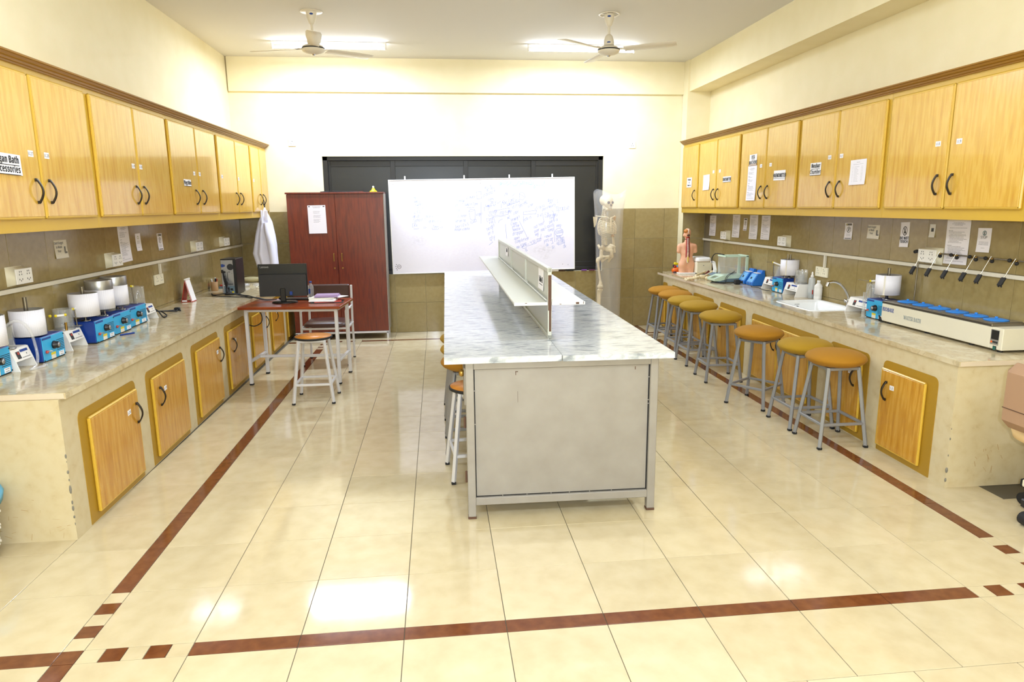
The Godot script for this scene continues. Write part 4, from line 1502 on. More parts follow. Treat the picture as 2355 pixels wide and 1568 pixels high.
func socket_box(label: String, t: Transform3D, w: float, h: float):
	var o := thing("socket_box", label, "socket", t, "white surface socket boxes")
	var f := S()
	var rings := []
	for p in [[w / 2, h / 2 + 0.012, 0.0], [w / 2, h / 2 + 0.008, 0.004], [w / 2 - 0.002, h / 2, 0.05]]:
		rings.append([V(p[0], p[1], p[2]), V(-p[0], p[1], p[2]), V(-p[0], -p[1], p[2]), V(p[0], -p[1], p[2])])
	f.loft(rings, true, 0)
	part("box", f, M.ivory_plastic, o)
	var pl := part("face_plate", S().box(V(0, 0, 0.054), V(w, h, 0.008), 0.002), M.white_plastic, o)
	var hs := S()
	for s in [-1, 1]:
		for q in [[-0.018, 0.012], [0.018, 0.012], [-0.022, -0.016], [0.022, -0.016], [0.0, -0.024], [-0.012, 0.028], [0.012, 0.028]]:
			hs.box(V(s * w * 0.24 + q[0] * w * 4.0, q[1], 0.0585), V(0.004, 0.009, 0.001))
	part("socket_holes", hs, M.ink, pl)


func switch_plate(label: String, t: Transform3D, w: float, h: float, drop: float):
	var o := thing("socket_plate", label, "socket", t, "ivory double wall plates")
	for s in [-1, 1]:
		var p := part("face_plate", S().box(V(s * w * 0.25, 0, 0.008), V(w * 0.49, h, 0.016), 0.003), M.ivory_plastic, o)
		var hs := S()
		for q in [[-0.014, -0.012], [0.014, -0.012], [0.0, 0.012], [-0.014, 0.026]]:
			hs.box(V(s * w * 0.25 + q[0], q[1], 0.0165), V(0.004, 0.008, 0.001))
		part("socket_holes", hs, M.ink, p)
	part("conduit_drop", S().box(V(w * 0.22, h / 2 + drop / 2, 0.011), V(0.022, drop, 0.02), 0.002), M.conduit, o)


func apparatus():
	# trunking along the walls above the counters
	single("cable_trunking", "white cable trunking along the left wall tiles", "trunking", S().box(V(-1.081, 1.1765, -3.55), V(0.018, 0.026, 6.04), 0.002), M.conduit)
	var e := single("cable_trunking", "white cable trunking along the right wall tiles", "trunking", S().box(V(4.881, 1.1765, -3.66), V(0.018, 0.026, 5.48), 0.002), M.conduit)
	var sl := ["surface socket box nearest the left edge of the photo", "surface socket box in front of the long notice on the left wall", "small socket box on the left wall above the pen holder", "farthest small socket box on the left wall, above the computer tower"]
	var sz := [-1.81, -3.013, -4.85, -5.78]
	for i in 4:
		socket_box(sl[i], on_left(-1.09, 1.257, sz[i]), 0.16 if i < 2 else 0.2, 0.088)
	sl = ["small socket box on the right wall above the cream centrifuge", "surface socket box on the right wall above the blue mixers", "surface socket box behind the clamp rail of the water bath"]
	sz = [-5.64, -4.19, -2.085]
	for i in 3:
		socket_box(sl[i], on_right(4.89, 1.257, sz[i]), [0.16, 0.17, 0.18][i], 0.092)
	switch_plate("ivory double plate on the left wall right of the glass jars", on_left(-1.09, 1.025, -3.86), 0.19, 0.088, 0.09)
	switch_plate("ivory double plate on the right wall above the white bottle", on_right(4.89, 1.01, -3.495), 0.2, 0.09, 0.11)
	for s in [[-0.384, 2.425, "single white socket high on the back wall over the wardrobe"], [3.94, 2.4, "single white socket high on the back wall over the skeleton"]]:
		var o := thing("wall_socket", s[2], "socket", T(s[0], s[1], -6.585), "sockets high on the back wall")
		var p := part("face_plate", S().box(V(0, 0, 0.005), V(0.088, 0.088, 0.01), 0.002), M.white_plastic, o)
		part("socket_holes", S().box(V(0, 0.014, 0.0105), V(0.007, 0.01, 0.001)).box(V(-0.012, -0.012, 0.0105), V(0.006, 0.008, 0.001)).box(V(0.012, -0.012, 0.0105), V(0.006, 0.008, 0.001)).box(V(0, 0.034, 0.0105), V(0.006, 0.003, 0.001)), M.ink, p)
	# left counter, from the camera to the far wall
	var y := 0.762
	kymograph("blue kymograph cut off by the left edge of the photo", on_left(-0.965, y, -1.335), 0.24, 0.172, 0.16, 0.0, 0.158, 0.06, 0.0, 0.0, -0.03)
	organ_bath("organ bath with a thick clear tube looping down at the left edge", on_left(-0.945, y, -1.54), 0.165, true, 1, -0.045)
	kymograph("nearest whole kymograph on the left counter, low white drum with a tall steel shaft", on_left(-0.915, y, -1.785), 0.245, 0.16, 0.15, 0.0, 0.148, 0.07, 0.0, -0.06, -0.09)
	organ_bath("organ bath between the first and second whole kymographs on the left", on_left(-0.945, y, -2.115), 0.19, true, 0, 0.02)
	lever_stand("clamp stand with two yellow screws left of the white drum of the second kymograph", T(-1.03, y, -1.965), 0.24, [V(0.055, 0.232, 0.0), V(0.0, 0.226, -0.04), V(0.095, 0.234, -0.03)], [[V(0.0, 0.226, -0.02), V(-0.05, 0.212, 0.08)]])
	lever_stand("thin stand with yellow screws in front of the second white drum", T(-0.975, y + 0.128, -2.2), 0.12, [V(0.0, 0.117, 0.03), V(0.0, 0.117, -0.055)], [[V(0.03, 0.11, -0.055), V(0.03, 0.0, -0.05)]])
	kymograph("second whole kymograph on the left, flared white drum and short shaft", on_left(-0.886, y, -2.372), 0.275, 0.185, 0.15, 0.0, 0.148, 0.04, 0.155, -0.085, -0.075)
	kymograph("third whole kymograph on the left, tall drum with a bare silver top band", on_left(-0.898, y, -2.662), 0.29, 0.178, 0.215, 0.018, 0.15, 0.0, 0.155, -0.122, -0.075)
	kymograph("farthest kymograph on the left counter, tall silver-topped drum behind the third", on_left(-0.922, y, -2.978), 0.33, 0.178, 0.215, 0.01, 0.15, 0.0, 0.0, -0.17, -0.07)
	organ_bath("white organ bath heater beside the black coiled lead on the left counter", on_left(-0.925, y, -3.24), 0.18, false, 2, -0.12)
	single("glass_jar", "clear glass jar with a bent tube behind the farthest left kymograph", "jar", S().lathe([[0.0, 0.0], [0.056, 0.0], [0.057, 0.003], [0.057, 0.15], [0.055, 0.15], [0.055, 0.004], [0.0, 0.004]], 28), M.clear_glass, T(-1.01, y + 0.123, -3.21))
	lever_stand("thin clamp stand behind the farthest kymograph of the left counter", T(-0.98, y + 0.15, -3.08), 0.15, [V(-0.004, 0.14, 0.012), V(-0.004, 0.136, -0.012)], [])
	single("pen", "dark pen lying on the left worktop in front of the third kymograph", "pen", S().bar(V(-0.86, y + 0.006, -2.52), V(-0.80, y + 0.006, -2.60), 0.006), M.kym_blue)
	cable("power_lead", "coiled black power lead with a plug on the left worktop", [
		[V(-0.96, y + 0.09, -3.32), V(-0.93, y + 0.05, -3.38), V(-0.9, y + 0.006, -3.38), V(-0.86, y + 0.006, -3.32), V(-0.88, y + 0.008, -3.42), V(-0.96, y + 0.03, -3.5), V(-1.0, y + 0.04, -3.44), V(-0.94, y + 0.03, -3.5), V(-0.88, y + 0.01, -3.62), V(-0.9, y + 0.012, -3.72)],
		[V(-1.0, y + 0.045, -3.36), V(-0.98, y + 0.03, -3.5), V(-0.93, y + 0.012, -3.66), V(-0.9, y + 0.01, -3.74), V(-0.86, y + 0.006, -3.68)]], 0.005, M.rubber)
	single("plug", "black mains plug at the end of the coiled lead", "plug", S().box(V(-0.905, y + 0.014, -3.73), V(0.045, 0.026, 0.04), 0.006), M.rubber)
	# right counter, from the far end to the camera
	y = 0.757
	organ_bath("organ bath between the blue mixers and the far right kymograph", on_right(4.762, y, -4.262), 0.25, true, 0, 0.06)
	lever_stand("thin clamp stand with yellow screws left of the far right drum", T(4.775, y + 0.123, -4.2), 0.17, [V(-0.01, 0.165, 0.0), V(0.03, 0.14, 0.1)], [[V(-0.01, 0.165, 0.0), V(-0.06, 0.165, -0.04)]])
	kymograph("far right kymograph between two organ baths on the right counter", on_right(4.738, y, -4.03), 0.225, 0.182, 0.152, 0.0, 0.15, 0.05, 0.235, 0.06, -0.085)
	organ_bath("organ bath with a glass jar of tubing beside the clear wash bottle", on_right(4.734, y, -3.765), 0.235, true, 2, 0.05)
	organ_bath("organ bath right of the tap with a red display", on_right(4.705, y, -2.64), 0.28, true, 2, 0.08)
	lever_stand("clamp stand with one yellow screw beside the near right drum", T(4.76, y + 0.123, -2.56), 0.165, [V(-0.016, 0.15, 0.0), V(0.03, 0.155, 0.03)], [[V(-0.016, 0.15, 0.0), V(-0.08, 0.155, -0.06)]])
	kymograph("near right kymograph half hidden by the long water bath", on_right(4.68, y, -2.372), 0.235, 0.188, 0.15, 0.0, 0.148, 0.05, 0.0, -0.02, -0.095)
	single("glass_cylinder", "narrow clear glass cylinder at the front corner of the near right kymograph", "glass tube", S().lathe([[0.0, 0.0], [0.03, 0.0], [0.012, 0.008], [0.011, 0.2], [0.009, 0.2], [0.009, 0.01], [0.0, 0.01]], 18), M.clear_glass, T(4.632, y, -2.45))
	# bottles
	var o := thing("wash_bottle", "clear plastic dropper bottle with a grey lower half behind the sink", "bottle", T(4.845, y, -3.585))
	part("bottle", S().lathe([[0.0, 0.0], [0.028, 0.0], [0.03, 0.006], [0.03, 0.17], [0.026, 0.188], [0.012, 0.196], [0.012, 0.2], [0.0, 0.2]], 24), M.wash_plastic, o)
	part("liquid", S().lathe([[0.0, 0.002], [0.0275, 0.002], [0.0275, 0.05], [0.0, 0.05]], 24), M.slate, o)
	part("cap", S().lathe([[0.0, 0.198], [0.014, 0.198], [0.014, 0.212], [0.008, 0.216], [0.008, 0.235], [0.005, 0.247], [0.0, 0.248]], 16), M.white_plastic, o)
	part("red_scale", S().box(V(-0.004, 0.06, 0.0305), V(0.01, 0.04, 0.001)), M.red_plastic, o)
	o = thing("white_bottle", "white plastic bottle with a screw cap behind the sink", "bottle", T(4.85, y, -3.475))
	part("bottle", S().lathe([[0.0, 0.0], [0.033, 0.0], [0.036, 0.006], [0.036, 0.03], [0.034, 0.034], [0.036, 0.038], [0.036, 0.105], [0.034, 0.11], [0.036, 0.115], [0.034, 0.13], [0.015, 0.152], [0.013, 0.158], [0.0, 0.158]], 28), M.white_plastic, o)
	part("cap", S().lathe([[0.0, 0.156], [0.0155, 0.156], [0.0155, 0.176], [0.013, 0.178], [0.0, 0.178]], 20), M.white_plastic, o)
	water_bath()
	mixers()
	balance()


func water_bath():
	# local x runs towards the camera
	var o := thing("water_bath", "long cream water bath with six blue lids on the right counter", "water bath", on_right(4.645, 0.757, -1.69))
	part("case", S().box(V(-0.045, 0.079, -0.115), V(1.03, 0.13, 0.23), 0.004), M.bath_body, o)
	part("control_end", S().box(V(0.515, 0.079, -0.115), V(0.09, 0.13, 0.23), 0.004), M.bath_body, o)
	for x in [-0.5, -0.1, 0.3, 0.52]:
		for z in [-0.03, -0.2]:
			part("foot", S().bar(V(x, 0, z), V(x, 0.015, z), 0.016), M.rubber, o)
	part("hose_tap", S().bar(V(-0.575, 0.02, 0.0), V(-0.545, 0.02, -0.02), 0.016).bar(V(-0.57, 0.02, 0.0), V(-0.575, 0.05, 0.004), 0.006), M.rubber, o)
	part("steel_deck", S().box(V(-0.045, 0.152, -0.115), V(1.032, 0.02, 0.232), 0.004).box(V(-0.045, 0.163, -0.115), V(1.0, 0.004, 0.2), 0.001), M.steel_sheet, o)
	part("deck_groove", S().box(V(-0.045, 0.149, 0.0015), V(1.03, 0.0025, 0.001)).box(V(-0.045, 0.156, 0.0015), V(1.03, 0.0025, 0.001)), M.black_gap, o)
	for k in 6:
		var c := V(-0.437 + 0.1615 * k, 0.165, -0.112)
		var l := part("lid", S().lathe([[0.0, 0.0], [0.066, 0.0], [0.068, 0.002], [0.066, 0.0045], [0.045, 0.009], [0.02, 0.012], [0.0, 0.012]], 30), M.lid_blue, o, Transform3D(Basis.IDENTITY, c))
		part("lid_knob", S().lathe([[0.0, 0.011], [0.009, 0.011], [0.009, 0.02], [0.007, 0.022], [0.0, 0.022]], 12), M.lid_blue, l)
	words(o, "lettering", "BIOBASE", 0.028, M.blue_ink, T(-0.485, 0.103, 0.0004), 0.8, false, true)
	words(o, "lettering", "WATER BATH", 0.026, M.slate, T(-0.222, 0.075, 0.0004), 0.75, true)
	var p := part("control_panel", S().box(V(0.503, 0.086, 0.0006), V(0.062, 0.09, 0.0016), 0.0004), M.aluminium, o)
	part("screen", S().box(V(0.505, 0.1, 0.0016), V(0.054, 0.054, 0.001)), M.black_plastic, p)
	part("red_key", S().box(V(0.483, 0.057, 0.002), V(0.011, 0.011, 0.002)), M.orange_plastic, p)
	part("keys", S().box(V(0.497, 0.057, 0.002), V(0.01, 0.011, 0.002)).box(V(0.51, 0.057, 0.002), V(0.01, 0.011, 0.002)).box(V(0.523, 0.057, 0.002), V(0.01, 0.011, 0.002)), M.dark_plastic, p)
	var gs := mat("green_switch", rgb8(16, 96, 84), 0.4)
	part("power_switch", S().box(V(0.51, 0.022, 0.0014), V(0.026, 0.026, 0.003), 0.001), M.black_plastic, o)
	part("switch_rocker", S().box(V(0.51, 0.022, 0.003), V(0.018, 0.02, 0.004), 0.001), gs, o)
	# clamp rail on two rods
	var r := thing("clamp_rail", "steel rail with black ball screws and six hanging tube clamps over the water bath", "clamp rail", on_right(4.645, 0.757, -1.69))
	for x in [-0.517, 0.54]:
		part("upright", S().bar(V(x, 0.16, -0.218), V(x, 0.535, -0.222), 0.0055), M.steel_sheet, r)
	part("rail", S().bar(V(-0.545, 0.522, -0.222), V(0.56, 0.522, -0.222), 0.0055), M.steel_sheet, r)
	part("end_knob", S().ball(V(-0.545, 0.52, -0.21), V(0.013, 0.013, 0.013), 12).ball(V(-0.517, 0.525, -0.2), V(0.013, 0.013, 0.013), 12), M.rubber, r)
	var zs := [-2.18, -2.021, -1.864, -1.697, -1.564, -1.376]
	for k in 6:
		var x: float = zs[k] + 1.69
		var c := part("tube_clamp", S().box(V(x + 0.02, 0.518, -0.212), V(0.05, 0.014, 0.014), 0.003), M.brass, r)
		part("ball_screw", S().ball(V(x, 0.522, -0.2), V(0.0125, 0.0125, 0.0125), 12).ball(V(x + 0.055, 0.507, -0.2), V(0.0125, 0.0125, 0.0125), 12), M.rubber, c)
		var a := V(x + 0.035, 0.535, -0.208)
		var b := V(x + 0.015, 0.42, -0.165)
		part("clamp_rod", S().bar(a, b, 0.0028), M.chrome, c)
		var d := (a - b).normalized()
		var u := V(1, 0, 0)
		var n := u.cross(d).normalized()
		var jaw := part("clamp_jaw", S().box(V(0, -0.028, 0), V(0.032, 0.056, 0.014), 0.003, Transform3D(Basis(u, d, n), b)).bar(b - d * 0.054 + u * 0.01 - n * 0.007, b - d * 0.062 + u * 0.01 - n * 0.007, 0.005).bar(b - d * 0.054 - u * 0.01 - n * 0.007, b - d * 0.062 - u * 0.01 - n * 0.007, 0.005), M.rubber, c)


func mixers():
	var made: Node3D
	var labels := ["left of the two blue vortex mixers on the right counter", "right of the two blue vortex mixers on the right counter"]
	var zs := [-4.86, -4.66]
	for i in 2:
		var t := on_right(4.742, 0.757, zs[i])
		if made:
			copy(made, labels[i], t)
			continue
		var o := thing("vortex_mixer", labels[i], "vortex mixer", t, "blue vortex mixers")
		made = o
		var sd := Transform3D(Basis(V(0, 0, 1), V(0, 1, 0), V(-1, 0, 0)), V(0.078, 0, 0))
		part("body", S().prism([Vector2(0.0, 0.004), Vector2(0.004, 0.03), Vector2(-0.06, 0.13), Vector2(-0.135, 0.13), Vector2(-0.135, 0.004)], 0.156, sd), M.vortex_blue, o)
		part("head", S().prism([Vector2(-0.1, 0.12), Vector2(-0.112, 0.165), Vector2(-0.14, 0.165), Vector2(-0.14, 0.12)], 0.12, Transform3D(sd.basis, V(0.06, 0, 0))), M.vortex_blue, o)
		var ft := Transform3D(Basis(V(1, 0, 0), -atan2(0.064, 0.1)), V(0, 0.08, -0.0268))
		var f := part("front_plate", S().box(V(0, 0.002, 0.001), V(0.12, 0.1, 0.003), 0.001), M.vortex_light, o, ft)
		part("rocker_switch", S().box(V(-0.012, 0.0, 0.004), V(0.026, 0.022, 0.006), 0.002), M.black_plastic, f)
		part("dials", S().bar(V(-0.03, -0.062, 0.0), V(-0.03, -0.062, 0.006), 0.006).bar(V(0.03, -0.062, 0.0), V(0.03, -0.062, 0.006), 0.006), M.slate, f)
		part("cup_plate", S().box(V(0, 0.134, -0.08), V(0.1, 0.01, 0.045), 0.004), M.white_plastic, o)
		part("foot", S().box(V(0, 0.003, -0.07), V(0.14, 0.006, 0.12)), M.rubber, o)
	single("power_adapter", "black mains adapter on the worktop in front of the blue mixers", "adapter", S().box(V(4.655, 0.784, -4.78), V(0.06, 0.05, 0.05), 0.006).bar(V(4.69, 0.784, -4.77), V(4.712, 0.784, -4.76), 0.014), M.rubber)
	var y := 0.761
	cable("adapter_cable", "thin black cable tangled in front of the laboratory balance", [
		[V(4.66, y + 0.02, -4.81), V(4.6, y, -4.82), V(4.52, y, -4.86), V(4.5, y, -4.92), V(4.55, y, -4.88), V(4.58, y + 0.05, -4.92), V(4.62, y + 0.1, -4.915), V(4.7, y + 0.11, -4.91)],
		[V(4.68, y + 0.13, -4.915), V(4.6, y + 0.07, -4.905), V(4.56, y, -4.89), V(4.47, y, -4.93), V(4.43, y, -4.97), V(4.46, y, -4.99), V(4.5, y, -4.9), V(4.56, y, -4.84)],
		[V(4.72, y, -4.57), V(4.7, y, -4.5), V(4.74, y, -4.44), V(4.72, y, -4.36), V(4.7, y, -4.22), V(4.73, y, -4.16)]], 0.003, M.rubber)


func balance():
	var o := thing("laboratory_balance", "pale green laboratory balance with an open glass draught shield", "balance", on_right(4.47, 0.757, -5.06))
	var w := 0.22
	var sd := Transform3D(Basis(V(0, 0, 1), V(0, 1, 0), V(-1, 0, 0)), V(w / 2, 0, 0))
	part("base", S().prism([Vector2(0.0, 0.02), Vector2(0.004, 0.045), Vector2(-0.1, 0.085), Vector2(-0.385, 0.085), Vector2(-0.385, 0.05), Vector2(-0.15, 0.045), Vector2(-0.06, 0.02)], w, sd), M.mint, o)
	part("underside", S().prism([Vector2(-0.03, 0.008), Vector2(-0.06, 0.02), Vector2(-0.15, 0.046), Vector2(-0.38, 0.05), Vector2(-0.38, 0.008)], w - 0.01, Transform3D(sd.basis, V(w / 2 - 0.005, 0, 0))), M.slate, o)
	for p in [[-0.08, -0.05], [0.08, -0.05], [-0.08, -0.34], [0.08, -0.34]]:
		part("foot", S().bar(V(p[0], 0, p[1]), V(p[0], 0.01, p[1]), 0.012), M.rubber, o)
	part("display", S().box(V(0, 0.0675, -0.05), V(0.11, 0.003, 0.07), 0.001, Transform3D(Basis(V(1, 0, 0), 0.36), V(0, 0.0155, 0.0125)) ), M.slate, o)
	for x in [-0.1, 0.1]:
		part("pillar", S().box(V(x, 0.19, -0.37), V(0.02, 0.22, 0.03), 0.003), M.mint, o)
	for x in [-0.102, 0.102]:
		part("top_rail", S().box(V(x, 0.294, -0.24), V(0.016, 0.016, 0.25), 0.003), M.mint, o)
	part("top_frame", S().box(V(0, 0.294, -0.118), V(0.22, 0.016, 0.016), 0.003).box(V(0, 0.296, -0.37), V(0.22, 0.02, 0.03), 0.003).box(V(0.0, 0.304, -0.24), V(0.09, 0.006, 0.14), 0.002), M.mint, o)
	part("glass_front", S().box(V(0, 0.187, -0.116), V(0.2, 0.2, 0.003)), M.clear_glass, o)
	for x in [-0.104, 0.104]:
		part("glass_side", S().box(V(x, 0.187, -0.24), V(0.003, 0.2, 0.24)), M.clear_glass, o)
	part("weighing_pan", S().lathe([[0.0, 0.085], [0.012, 0.085], [0.012, 0.098], [0.042, 0.1], [0.044, 0.104], [0.0, 0.103]], 26, T(0, 0, -0.24)), M.chrome, o)
	single("white_holder", "white bent plastic arm standing beside the balance's glass front", "lab holder", S().prism([Vector2(0, 0), Vector2(0.032, 0), Vector2(0.05, 0.1), Vector2(0.01, 0.165), Vector2(-0.04, 0.17), Vector2(-0.04, 0.158), Vector2(0.0, 0.15), Vector2(0.024, 0.1)], 0.03, on_right(4.58, 0.757, -5.24) * Transform3D(Basis.from_scale(V(1.3, 1.3, 1)), Vector3.ZERO)), M.white_plastic)
	cable("probe_lead", "black lead with a grey plug hanging over the balance's far edge", [[V(4.63, 1.062, -5.1), V(4.57, 1.07, -5.2), V(4.54, 1.02, -5.23), V(4.54, 0.96, -5.23)]], 0.005, M.rubber)
	single("small_bottle", "small clear reagent bottle with a black cap between balance and mixers", "bottle", S().lathe([[0.0, 0.0], [0.02, 0.0], [0.02, 0.07], [0.008, 0.09], [0.008, 0.1], [0.012, 0.1], [0.012, 0.115], [0.0, 0.115]], 18), M.wash_plastic, T(4.83, 0.757, -4.97))


# ---------------------------------------------------------------- far left corner
func desk_corner():
	var t := T(0.03, 0, -4.19, -0.09)
	var o := thing("computer_desk", "small desk with a reddish wooden top and grey tube legs holding the monitor", "desk", t)
	part("desk_top", S().box(V(0.0, 0.735, 0.0), V(0.93, 0.024, 0.6), 0.004), M.desk_top, o)
	for x in [-0.413, 0.413]:
		for z in [-0.228, 0.228]:
			var l := part("leg", S().box(V(0, 0.362, 0), V(0.03, 0.722, 0.03), 0.003), M.white_tube, o, T(x, 0, z))
			part("rubber_foot", S().box(V(0, 0.008, 0), V(0.034, 0.016, 0.034), 0.002), M.rubber, l)
	for z in [-0.228, 0.228]:
		part("rail", S().box(V(0, 0.708, z), V(0.8, 0.028, 0.026), 0.003), M.white_tube, o)
	for x in [-0.413, 0.413]:
		part("rail", S().box(V(x, 0.708, 0), V(0.026, 0.028, 0.43), 0.003), M.white_tube, o)
		part("side_stretcher", S().box(V(x, 0.224, 0), V(0.026, 0.026, 0.43), 0.003), M.white_tube, o)
	part("stretcher", S().box(V(0, 0.224, -0.02), V(0.8, 0.026, 0.026), 0.003), M.white_tube, o)
	# monitor seen from behind
	var y := 0.747
	o = thing("monitor", "black computer monitor seen from behind on the small desk", "monitor", T(-0.1, y, -4.21, 0.0))
	part("stand_base", S().lathe([[0.0, 0.0], [0.118, 0.0], [0.12, 0.006], [0.11, 0.013], [0.03, 0.02], [0.0, 0.02]], 32, Transform3D(Basis.from_scale(V(1, 1, 0.85)), V(0.01, 0, 0.0))), M.black_plastic, o)
	part("neck", S().box(V(0, 0.075, 0.012), V(0.05, 0.13, 0.03), 0.006), M.black_plastic, o)
	part("shell", S().box(V(0, 0.214, -0.03), V(0.45, 0.302, 0.022), 0.004), M.black_plastic, o)
	var bk := part("back_cover", S().prism([Vector2(-0.018, 0.062), Vector2(0.012, 0.07), Vector2(0.012, 0.25), Vector2(-0.018, 0.268)], 0.43, Transform3D(Basis(V(0, 0, -1), V(0, 1, 0), V(1, 0, 0)), V(-0.215, 0, 0))), M.dark_plastic, o)
	part("screen", S().box(V(0, 0.214, -0.0415), V(0.43, 0.28, 0.002)), M.window_film, o)
	words(o, "lettering", "Lenovo", 0.018, M.aluminium, T(-0.165, 0.338, -0.0188), 1.0)
	part("ports", S().box(V(-0.09, 0.085, 0.013), V(0.03, 0.022, 0.003)).box(V(-0.046, 0.092, 0.013), V(0.016, 0.03, 0.003)), M.white_plastic, bk)
	part("blue_plug", S().box(V(0.075, 0.09, 0.02), V(0.026, 0.034, 0.016), 0.003), M.blue_ink, bk)
	var sr := S()
	for p in [[-0.05, 0.19], [0.05, 0.19], [-0.04, 0.12], [0.06, 0.12]]:
		sr.bar(V(p[0], p[1], 0.011), V(p[0], p[1], 0.013), 0.0025)
	part("screws", sr, M.aluminium, bk)
	single("keyboard", "black keyboard on the desk behind the monitor foot", "keyboard", S().box(V(0, 0, 0), V(0.36, 0.018, 0.12), 0.004, T(0.05, y + 0.009, -4.4, -0.09)), M.black_plastic)
	single("mouse", "grey and black computer mouse left of the monitor neck", "mouse", S().ball(V(-0.16, y + 0.016, -4.42), V(0.035, 0.018, 0.055), 12), M.dark_plastic)
	var b := thing("water_bottle", "clear plastic drinking bottle with a dark blue cap on the desk", "bottle", T(0.108, y, -4.47))
	part("bottle", S().lathe([[0.0, 0.0], [0.026, 0.0], [0.029, 0.006], [0.027, 0.04], [0.029, 0.06], [0.029, 0.1], [0.027, 0.12], [0.012, 0.15], [0.012, 0.158], [0.0, 0.158]], 22), M.clear_plastic, b)
	part("cap", S().lathe([[0.0, 0.156], [0.0135, 0.156], [0.0135, 0.172], [0.0, 0.172]], 16), M.blue_ink, b)
	part("bottle_label", S().box(V(-0.008, 0.075, 0.0285), V(0.018, 0.05, 0.001)), M.blue_ink, b)
	# the pile of papers, bottom to top
	var pile := [
		["clear_folder", "dark document folder at the bottom of the paper pile on the desk", "folder", 0.3, 0.22, 0.004, 0.09, "black_plastic", 0.31, -4.19],
		["red_folder", "red and green folder in the paper pile on the desk", "folder", 0.25, 0.2, 0.007, 0.14, "red_plastic", 0.31, -4.21],
		["white_papers", "thick stack of white loose pages low in the pile on the desk", "papers", 0.24, 0.18, 0.013, -0.06, "paper", 0.27, -4.2],
		["magazine", "grey printed magazine lying crooked on the desk pile", "magazine", 0.25, 0.18, 0.007, 0.2, "old_paper", 0.25, -4.25],
		["magazine", "upper creased magazine under the purple notebook", "magazine", 0.24, 0.19, 0.006, -0.12, "old_paper", 0.26, -4.27],
		["loose_sheet", "white loose sheet sticking out to the right of the pile", "papers", 0.2, 0.14, 0.003, -0.5, "paper", 0.37, -4.3],
		["notebook", "thick notebook with pale edges under the purple top one", "notebook", 0.22, 0.17, 0.011, -0.04, "purple_cover", 0.295, -4.29],
		["notebook", "purple notebook on top of the paper pile on the desk", "notebook", 0.215, 0.165, 0.009, 0.02, "purple_cover", 0.292, -4.29]]
	var h := y
	for p in pile:
		single(p[0], p[1], p[2], S().box(V(0, p[5] / 2, 0), V(p[3], p[5], p[4]), 0.001), M[p[7]], T(p[8], h, p[9], p[6]))
		h += p[5]
	# chair on the far side of the desk
	o = thing("visitor_chair", "low chair with a dark brown padded seat and back behind the desk", "chair", T(0.18, 0, -4.92, -0.03))
	for x in [-0.235, 0.235]:
		var l := part("leg", S().sbar(V(x, 0.01, 0.2), V(x * 0.98, 0.58, 0.2), 0.022), M.white_tube, o)
		part("rubber_foot", S().box(V(x, 0.006, 0.2), V(0.026, 0.012, 0.026), 0.002), M.rubber, l)
		l = part("leg", S().sbar(V(x, 0.01, -0.2), V(x * 0.98, 0.42, -0.2), 0.022).sbar(V(x * 0.98, 0.41, -0.2), V(x * 0.98, 0.8, -0.235), 0.022), M.white_tube, o)
		part("rubber_foot", S().box(V(x, 0.006, -0.2), V(0.026, 0.012, 0.026), 0.002), M.rubber, l)
		part("arm_rail", S().sbar(V(x * 0.98, 0.58, 0.205), V(x * 0.98, 0.58, -0.21), 0.02), M.white_tube, o)
		part("side_rail", S().sbar(V(x, 0.395, 0.2), V(x, 0.395, -0.2), 0.02), M.white_tube, o)
	for z in [-0.2, 0.2]:
		part("cross_rail", S().sbar(V(-0.23, 0.395, z), V(0.23, 0.395, z), 0.02), M.white_tube, o)
	var rings := []
	for q in [[0.2, 0.19, 0.407], [0.224, 0.21, 0.412], [0.226, 0.212, 0.43], [0.2, 0.19, 0.452], [0.1, 0.1, 0.468]]:
		var ring := []
		for k in 28:
			var a := -TAU * (k + 0.5) / 28.0
			ring.append(V(q[0] * signf(cos(a)) * pow(absf(cos(a)), 0.35), q[2], q[1] * signf(sin(a)) * pow(absf(sin(a)), 0.35)))
		rings.append(ring)
	part("seat", S().loft(rings), M.brown_leather, o)
	part("backrest", S().box(V(0, 0.74, -0.205), V(0.43, 0.15, 0.035), 0.012), M.brown_leather, o)
	# computer tower
	y = 0.762
	o = thing("computer_tower", "black desktop computer tower seen from its bare metal back on the left worktop", "computer", T(-0.755, y, -4.93, 0.0))
	part("case", S().box(V(0, 0.186, 0), V(0.15, 0.36, 0.28), 0.004), M.black_plastic, o)
	var bp := part("back_plate", S().box(V(-0.012, 0.183, 0.141), V(0.118, 0.345, 0.004), 0.001), M.aluminium, o)
	part("fan_grille", S().bar(V(0.02, 0.285, 0.142), V(0.02, 0.285, 0.146), 0.032, -1, 24), M.dark_plastic, bp)
	part("vga_plugs", S().box(V(-0.055, 0.3, 0.148), V(0.022, 0.03, 0.018), 0.003).box(V(-0.036, 0.3, 0.146), V(0.008, 0.02, 0.01), 0.002), M.blue_ink, bp)
	part("black_plugs", S().box(V(-0.06, 0.24, 0.15), V(0.018, 0.03, 0.02), 0.003).box(V(-0.04, 0.235, 0.148), V(0.022, 0.014, 0.014), 0.003), M.rubber, bp)
	part("card_slots", S().box(V(-0.01, 0.11, 0.1435), V(0.09, 0.006, 0.002)).box(V(-0.012, 0.19, 0.1435), V(0.004, 0.09, 0.003)).box(V(0.005, 0.235, 0.1435), V(0.02, 0.005, 0.002)).box(V(0.03, 0.22, 0.1435), V(0.004, 0.004, 0.002)), M.ink, bp)
	part("power_supply", S().box(V(-0.005, 0.052, 0.143), V(0.105, 0.08, 0.006), 0.001), M.slate, bp)
